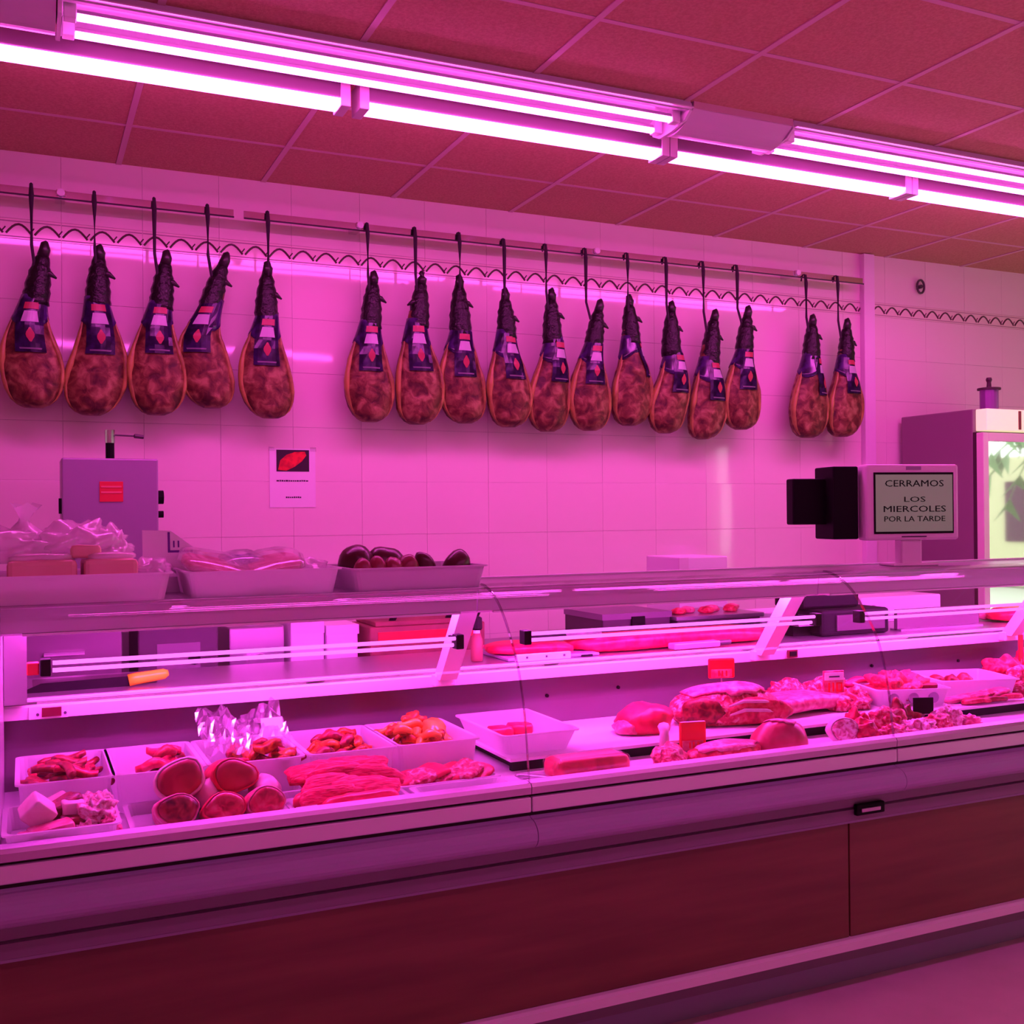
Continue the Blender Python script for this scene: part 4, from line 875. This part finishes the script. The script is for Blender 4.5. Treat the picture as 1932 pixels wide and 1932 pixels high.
cut('big round pork loin at the back left, pale fat ring', 0.060, 0.15, (0.338, 2.66, ZD + 0.098), 1, m_porklean, m_fat, 0.30, -0.1)
cut('round red loin at the back right, red fat ring', 0.056, 0.15, (0.468, 2.66, ZD + 0.092), 2, m_porklean, m_beefl, 0.25, 0.1)
cut('dark round cut at front left with pale mantle', 0.052, 0.12, (0.318, 2.545, ZD + 0.054), 3, m_dark_meat, m_pork, 0.30, 0.05, sq=0.75)
cut('red round cut at the front, middle of tray', 0.052, 0.11, (0.425, 2.545, ZD + 0.050), 4, m_beef, m_beefl, 0.35, 0.0, sq=0.7)
cut('round cut at front right with pale top', 0.048, 0.12, (0.520, 2.545, ZD + 0.050), 5, m_beef, m_pork, 0.30, 0.05, sq=0.75)
piece('fat_piece', blob(0.03, 0.04, 0.07, 80), m_fat, (0.402, 2.68, ZD + 0.02), 'white fat piece between the two back loins')
piece('fat_piece', blob(0.04, 0.06, 0.075, 81), m_fat, (0.545, 2.68, ZD + 0.006), 'white fat piece right of the back loins')
o = obj('price_card', B(-0.026, 0.026, -0.0012, 0.0012, 0, 0.034), m_paper, loc=(0.612, 2.51, ZD + 0.004), rot=(R(-35), 0, 0.05)); tag(o, 'small white card lying in front of the red fillets', 'card')
# fillets
food_tray('deck_tray', 'low white tray under the pink red fillets', 0.29, 0.22, 0.018, (0.735, 2.625, ZD), flare=0.004)
m_fillet = MEAT('pink_red_fillet', (0.85, 0.008, 0.10), (0.50, 0.004, 0.05), (0.90, 0.12, 0.26), scale=14, fatpos=0.74, stretch=(1, 5, 5), rough=0.45)
m_fillet.node_tree.nodes['Principled BSDF'].inputs['Specular IOR Level'].default_value = 0.15
for k in range(14):
    u = k / 13; x = 0.735 + 0.05 * math.sin(k * 2.3); y = 2.715 - 0.0115 * k
    piece('fillet', slab(0.085 + 0.012 * math.sin(k * 1.7), 0.034, 0.010, 90 + k, 0.010, 0.35), m_fillet, (x, y, ZD + 0.018 + 0.052 * math.sin(PI * (0.22 + 0.72 * u))), 'thin pink red fillet, %s from the back in the overlapping pile' % ORD[k], group='overlapping fillets in the front tray', rot=(0.75 + 0.2 * math.sin(k), 0.06 * math.sin(k * 3.1), 0.10 * math.sin(k * 1.3)))
meat_slab('long red fillet laid along front of the fillet pile', 0.20, 0.05, 0.034, (0.755, 2.545, ZD + 0.006), 0.08, 12, m_beefl, fat=False)
meat_slab('red fillet at left of the pile, beside white card', 0.11, 0.05, 0.034, (0.650, 2.60, ZD + 0.006), 0.15, 14, m_beefl, fat=False)
# ribs in a shallow tray, empty tray in front
food_tray('deck_tray', 'low white tray holding ribbed pink steaks', 0.285, 0.11, 0.020, (1.025, 2.700, ZD), flare=0.004)
for k in range(7):
    piece('steak', slab(0.05, 0.040, 0.016, 110 + k, 0.004, 0.2), m_ribs if k % 2 else m_beefl, (0.92 + 0.034 * k, 2.70 - 0.008 * (k % 2), ZD + 0.012 + 0.006 * (k % 3)), 'ribbed pink steak, %s from left in the overlapping row' % ORD[k], group='steaks in overlapping row', rot=(0.15, -0.25, 0.2 + 0.08 * k))
food_tray('deck_tray', 'empty shallow white tray at the front, left of glass joint', 0.255, 0.13, 0.020, (1.035, 2.560, ZD), flare=0.014)
# wrapped pink loin in a low dish
food_tray('deck_tray', 'low white dish under the wrapped pink loin', 0.29, 0.15, 0.016, (1.365, 2.57, ZD), flare=0.010)
t = thing('wrapped_loin', 'pink loin block wrapped in film right of glass joint', 'meat', (1.40, 2.57, ZD + 0.004)); obj('loin', B(-0.115, 0.115, -0.045, 0.055, 0, 0.062, 0.020), m_beefl, t, smooth=True); obj('film', B(-0.118, 0.118, -0.048, 0.058, -0.001, 0.065, 0.02), CLEAR('tight_film', (0.97, 0.97, 0.97), base=0.06, edge=0.5, rough=0.08), t)
piece('dish_spoon', slab(0.05, 0.016, 0.010, 130), m_steel, (1.235, 2.575, ZD + 0.018), 'flat steel scoop in the low dish', 'scoop', rot=(0, 0.1, -0.4))

# ------------------------------------------------------------------ raised tier: big joints
t = thing('beef_round', 'rounded lump of bright red beef on raised tier, leftmost', 'meat', (1.775, 2.885, ZT), 0.1)
obj('lean', blob(0.105, 0.08, 0.088, 7, amp=0.10, freq=3, flat=-0.55), m_beefl, t, smooth=True); obj('fat_edge', blob(0.03, 0.05, 0.04, 8, amp=0.15), m_pork, t, loc=(-0.085, -0.01, 0.004), smooth=True)
t = thing('rib_joint', 'large beef rib joint with fat cap and cut face, on raised tier', 'meat', (2.10, 2.90, ZT), -0.12)
obj('joint', blob(0.20, 0.11, 0.125, 9, amp=0.07, freq=2.5, flat=-0.5), m_ribs, t, smooth=True)
obj('fat_cap', cap_shell(0.20, 0.11, 0.125, 9, 0.07, 2.5, -0.5, 0.72), m_pork, t, smooth=True)
b_ = blob(0.125, 0.022, 0.082, 11, amp=0.1, flat=-0.7); obj('cut_face', b_, m_beef, t, loc=(0.055, -0.095, 0.006), smooth=True)
b_ = blob(0.065, 0.022, 0.085, 12, amp=0.1, flat=-0.7); obj('cut_face', b_, m_dark_meat, t, loc=(-0.125, -0.072, 0.012), smooth=True, rot=(0, 0, -0.5))
for k, z in enumerate((0.045, 0.072)): obj('fat_seam', TB([(-0.05, -0.116 + 0.006 * k, z - 0.004), (0.0, -0.121 + 0.008 * k, z + 0.01), (0.08, -0.117 + 0.010 * k, z + 0.004), (0.15, -0.098 + 0.01 * k, z - 0.016)], [0.003, 0.006, 0.006, 0.003], 6), m_fat, t, smooth=True)
def price_tag(label, loc, w=0.085, h=0.085, rz=-0.25):
    t = thing('price_tag', label, 'price tag', loc, rz)
    obj('panel', B(-w / 2, w / 2, -0.006, 0.006, 0.012, h, 0.006), m_red, t); wp = obj('price_field', B(-w / 2 + 0.008, w / 2 - 0.012, -0.0085, -0.005, 0.016, 0.042), m_pork, t)
    for x in (-0.012, 0.0, 0.014): obj('price_mark', B(x - 0.0025, x + 0.0025, -0.0095, -0.008, 0.020, 0.038), m_red, wp)
    obj('spike', TB([(0, 0, -0.01), (0, 0, 0.014)], 0.003, 6), m_steel, t)
price_tag('red price tag standing on the large rib joint', (2.085, 2.905, ZT + 0.128), 0.092, 0.078)
t = thing('rib_flap', 'long pale flap of rib meat lying right of large joint', 'meat', (2.41, 2.92, ZT), 0.1)
obj('flap', slab(0.20, 0.085, 0.045, 31, 0.018), m_pork, t, smooth=True); obj('cut_end', blob(0.05, 0.04, 0.055, 32), m_ribs, t, loc=(0.14, -0.06, 0.0), smooth=True)
for k, (x, y, sx, sy, sz, lb) in enumerate(((2.46, 3.04, 0.075, 0.06, 0.085, 'rib piece at the back left of rib pile'), (2.60, 3.00, 0.085, 0.07, 0.095, 'rib piece carrying the pink price tag'), (2.62, 2.90, 0.07, 0.07, 0.07, 'rib piece at front right of rib pile'))):
    piece('rib_piece', blob(sx, sy, sz, 140 + k, amp=0.2, freq=5, sub=4), m_ribs, (x, y, ZT + 0.001), lb)
t = thing('price_tag', 'pink and white price tag standing in rib pile', 'price tag', (2.555, 2.905, ZT + 0.048), -0.2)
obj('panel', B(-0.040, 0.040, -0.004, 0.004, 0.0, 0.085, 0.003), m_pork, t); fl = obj('name_field', B(-0.036, 0.036, -0.0065, -0.003, 0.052, 0.078), m_paper, t); obj('print_mark', B(-0.02, 0.02, -0.0075, -0.006, 0.062, 0.067), m_ink, fl)
for x in (-0.022, -0.006): obj('price_mark', B(x, x + 0.006, -0.0055, -0.0035, 0.012, 0.044), m_red, t)
b_ = B(0.008, 0.014, -0.0055, -0.0035, 0.012, 0.044); box(b_, 0.026, 0.031, -0.0055, -0.0035, 0.012, 0.044); box(b_, 0.008, 0.031, -0.0055, -0.0035, 0.039, 0.044); box(b_, 0.008, 0.031, -0.0055, -0.0035, 0.012, 0.017); obj('price_mark', b_, m_red, t)
# tray with mince, holes along its front
mt = food_tray('deck_tray', 'white perforated tray heaped with red mince, on raised tier', 0.27, 0.24, 0.062, (2.86, 2.92, ZT), rz=-0.28, flare=0.012)
for x in (-0.075, 0.0, 0.075): obj('hole', TB([(x, -0.119, 0.030), (x, -0.109, 0.030)], 0.019, 14), m_sawgrey, mt)
piece('mince_heap', blob(0.115, 0.09, 0.100, 22, amp=0.25, freq=7, sub=4), M('red_mince', (0.86, 0.03, 0.10), rough=0.4, col2=(0.6, 0.02, 0.06), nscale=60, bump=0.8, bscale=70), (2.85, 2.92, ZT + 0.004), 'heap of bright red mince in perforated tray', 'mince')
piece('dark_slice', slab(0.035, 0.025, 0.02, 66), m_dark_meat, (2.945, 2.86, ZT + 0.046), 'dark meat slice at the front right of mince tray')
piece('meat_strip', strip(0.14, 0.02, 0.016, 77), m_beefl, (2.76, 3.03, ZT + 0.045), 'red meat strip leaning out behind the mince tray')
food_tray('deck_tray', 'white tray right of the mince, with a few brown pieces', 0.30, 0.25, 0.068, (3.20, 2.94, ZT), rz=-0.28, flare=0.014)
for k, (x, y, lb) in enumerate(((3.14, 3.0, 'left'), (3.19, 2.98, 'middle'), (3.245, 2.965, 'right'))): piece('meat_scrap', blob(0.034, 0.03, 0.062, 150 + k), m_dark_meat, (x, y, ZT + 0.004), 'brown meat piece, %s one in the tray right of mince' % lb)
for k, (x, y, z, sx, sy, sz, mt_, lb) in enumerate(((3.52, 3.02, 0, 0.10, 0.07, 0.105, m_beef, 'big red lump far right under the red stick tag'), (3.69, 3.03, 0, 0.08, 0.06, 0.125, m_beefl, 'red lump at the right edge of photo, rear'), (3.47, 2.91, 0, 0.075, 0.05, 0.085, m_ribs, 'marbled lump in front of big red lump, far right'), (3.36, 2.80, 0, 0.055, 0.04, 0.05, m_ribs, 'small marbled lump far right, near tier edge'), (3.60, 2.90, 0, 0.075, 0.06, 0.10, m_ribs, 'marbled lump at the right edge, front'))):
    piece('meat_lump', blob(sx, sy, sz, 160 + k, amp=0.2, freq=5, sub=4), mt_, (x, y, ZT + z), lb)
t = thing('price_stick', 'narrow red stick tag rising from the big red lump', 'price tag', (3.575, 2.99, ZT + 0.098)); obj('stick', B(-0.012, 0.012, -0.003, 0.003, -0.01, 0.095, 0.002), m_red, t); obj('spike', TB([(0, 0, -0.02), (0, 0, 0.0)], 0.004, 6), m_steel, t)

# ------------------------------------------------------------------ front deck, right of joint
t = thing('bone_joint', 'bony pink meat joint at front left of the rib steak', 'meat', (1.675, 2.585, ZD), 0.3)
obj('meat', blob(0.055, 0.05, 0.065, 24, amp=0.2, freq=4), m_ribs, t, smooth=True); obj('bone', TB([(0.0, 0.02, 0.04), (0.035, 0.05, 0.085), (0.05, 0.065, 0.10)], [0.016, 0.013, 0.018], 8), m_fat, t, smooth=True)
t = thing('rib_steak', 'thick rib steak with pale fat on top, front deck', 'meat', (1.86, 2.575, ZD), 0.08)
obj('lean', blob(0.135, 0.06, 0.058, 25, amp=0.08, freq=3, flat=-0.6), m_beef, t, smooth=True); obj('fat_cap', cap_shell(0.135, 0.06, 0.058, 25, 0.08, 3, -0.6, 0.70, 0.004), m_pork, t, smooth=True)
price_tag('red price tag standing behind rib steak, under tier edge', (1.80, 2.655, ZD + 0.0101), 0.085, 0.098, -0.2)
t = thing('roast', 'round dark red roast at front, beside the rib steak', 'meat', (2.075, 2.60, ZD), 0.0)
obj('lean', blob(0.095, 0.07, 0.098, 27, amp=0.06, freq=2.5, flat=-0.5), MEAT('aged_beef', (0.48, 0.04, 0.09), (0.38, 0.02, 0.06), (0.60, 0.12, 0.16), scale=10, fatpos=0.78), t, smooth=True); obj('fat_edge', cap_shell(0.095, 0.07, 0.098, 27, 0.06, 2.5, -0.5, 0.90, 0.003), m_pork, t, smooth=True)
t = thing('sliced_shank', 'pale ringed shank slice standing at left of trimming pile', 'meat', (2.30, 2.57, ZD + 0.052), rot=(-0.2, 0, -0.3)); a, b = round_cut(0.050, 0.05, 31); obj('mantle', a, m_fat, t, smooth=True); obj('cut_face', b, m_mottle, t, smooth=True)
PILE = [(2.38, 2.57, 0.0, 0.045, 0.04, 0.075, m_beef, 'deep red chunk beside the pale shank slice'), (2.47, 2.54, 0.0, 0.07, 0.035, 0.055, m_ribs, 'marbled slice at the front of trimming pile'), (2.43, 2.66, 0.0, 0.04, 0.04, 0.085, m_beefl, 'bright red cube at the back of trimming pile'),
        (2.53, 2.63, 0.0, 0.07, 0.05, 0.085, m_ribs, 'largest marbled chunk in middle of trimming pile'), (2.62, 2.66, 0.0, 0.055, 0.04, 0.095, m_dark_meat, 'dark chunk beside the black tag'), (2.60, 2.56, 0.0, 0.06, 0.04, 0.06, m_mottle, 'mottled chunk at the front of pile, right of marbled slice'),
        (2.70, 2.58, 0.0, 0.05, 0.04, 0.062, m_ribs, 'marbled chunk below the black tag'), (2.785, 2.62, 0.0, 0.055, 0.04, 0.075, m_mottle, 'mottled pale chunk at right end of pile'), (2.86, 2.60, 0.0, 0.04, 0.035, 0.045, m_pork, 'pale pink chunk past right end of pile')]
for k, (x, y, z, sx, sy, sz, mt_, lb) in enumerate(PILE): piece('meat_chunk', blob(sx, sy, sz, 180 + k, amp=0.22, freq=6, sub=4), mt_, (x, y, ZD + z), lb)
t = thing('name_tag', 'small black tag standing at right of trimming pile', 'price tag', (2.715, 2.655, ZD + 0.0005), -0.35); obj('panel', B(-0.035, 0.035, -0.003, 0.003, 0.05, 0.105, 0.002), m_black, t); obj('stem', B(-0.004, 0.004, -0.002, 0.002, 0, 0.052), m_steel, t)
for k in range(5): piece('cutlet', slab(0.050, 0.030, 0.014, 200 + k, 0.004, 0.3), m_ribs if k % 2 else m_pork, (3.03 + 0.040 * k, 2.80 - 0.008 * k, ZT + 0.001 + 0.005 * k), 'flat cutlet, %s from left in the row at far right' % ORD[k], group='flat cutlets in a row', rot=(0.0, -0.15, -0.3 + 0.1 * k))
for k in range(3): piece('steak', slab(0.055, 0.020, 0.016, 210 + k, 0.004, 0.3), m_dark_meat if k % 2 else m_beef, (3.06 + 0.075 * k, 2.745 - 0.004 * k, ZT + 0.001 + 0.003 * k), 'dark thin steak, %s from left on the front edge of tier' % ORD[k], group='dark thin steaks', rot=(0, 0.0, -0.15))

# ------------------------------------------------------------------ fridge and the tin on it
t = thing('glass_door_fridge', 'tall grey fridge with glass door at the right edge', 'fridge', (5.36, 4.72, 0))
obj('cabinet', B(-0.355, 0.355, -0.22, 0.33, 0.02, 2.09, 0.006), m_fridge, t)
obj('gasket', B(-0.352, 0.352, -0.245, -0.22, 0.10, 1.955), m_fdoor, t)
dr = obj('door_frame', B(-0.355, -0.31, -0.295, -0.246, 0.10, 1.95, 0.004), m_fframe, t)
b_ = B(0.31, 0.355, -0.295, -0.246, 0.10, 1.95, 0.004); obj('door_stile', b_, m_fframe, dr); obj('door_rail', B(-0.31, 0.31, -0.295, -0.246, 1.90, 1.95, 0.003), m_fframe, dr); obj('door_rail', B(-0.31, 0.31, -0.295, -0.246, 0.10, 0.16, 0.003), m_fframe, dr)
obj('door_glass', B(-0.31, 0.31, -0.285, -0.262, 0.16, 1.90), m_fglass, dr)
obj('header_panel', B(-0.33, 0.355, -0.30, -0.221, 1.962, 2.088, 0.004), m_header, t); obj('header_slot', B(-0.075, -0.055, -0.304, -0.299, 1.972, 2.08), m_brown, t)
obj('plinth', B(-0.34, 0.34, -0.24, 0.3, 0.0, 0.10), m_fdoor, t)
t = thing('tin_lantern', 'small violet tin with dark lid and knob on top of fridge', 'tin', (5.21, 4.56, 2.0905))
obj('tin_body', lathe(bmesh.new(), [(0.052, 0), (0.052, 0.125)], 20), m_purple, t, smooth=False); obj('lid', lathe(bmesh.new(), [(0.066, 0.125), (0.066, 0.136), (0.02, 0.142)], 20), m_fdoor, t); obj('knob', lathe(bmesh.new(), [(0.014, 0.14), (0.012, 0.17), (0.018, 0.185), (0.014, 0.198)], 14), m_fdoor, t)

# ------------------------------------------------------------------ the street beyond the shop front, seen only as reflections
g = obj('street', B(-3, 30, -24, 14, -0.10, -0.051), m_pave, kind='structure')
t = thing('facade', 'pale yellow building across the street, mirrored in fridge door', 'building', (18, 0, -0.02)); obj('wall', B(0, 0.4, -14, 14, 0, 2.6), m_facade, t)
for y in (-6, -2, 2, 6): obj('window', B(-0.03, 0.01, y - 0.5, y + 0.5, 0.9, 2.1), m_fdoor, t)
t = thing('palm_tree', 'green palm tree outside, mirrored in fridge door', 'tree', (11.2, 0.6, -0.02))
obj('trunk', TB([(0, 0, 0), (0.05, 0.02, 1.2), (0.0, 0.05, 2.7)], [0.20, 0.15, 0.13], 10), m_trunk, t)
rnd = random.Random(8)
for k in range(18):
    a = 2 * PI * k / 18 + rnd.uniform(-0.1, 0.1); L = rnd.uniform(1.5, 2.1); bm = bmesh.new(); el = rnd.uniform(0.0, 0.9)
    sp = []
    for i in range(9):
        u = i / 8; sp.append(Vector((math.cos(a) * L * u, math.sin(a) * L * u, 2.7 + el * L * u - 1.3 * u * u * L * 0.75)))
    tube(bm, sp, [0.02 * (1 - i / 9) + 0.004 for i in range(9)], 5)
    sd = Vector((-math.sin(a), math.cos(a), 0))
    for i in range(1, 9):
        for s_ in (-1, 1):
            p = sp[i]; q = p + sd * s_ * 0.42 * (1 - 0.5 * i / 8) + Vector((0, 0, -0.22)); d_ = (sp[i] - sp[i - 1]) * 0.22
            vs = [bm.verts.new(v) for v in (p - d_, p + d_, q + d_ * 0.4)]; bm.faces.new(vs)
    obj('frond', bm, m_leaf, t)
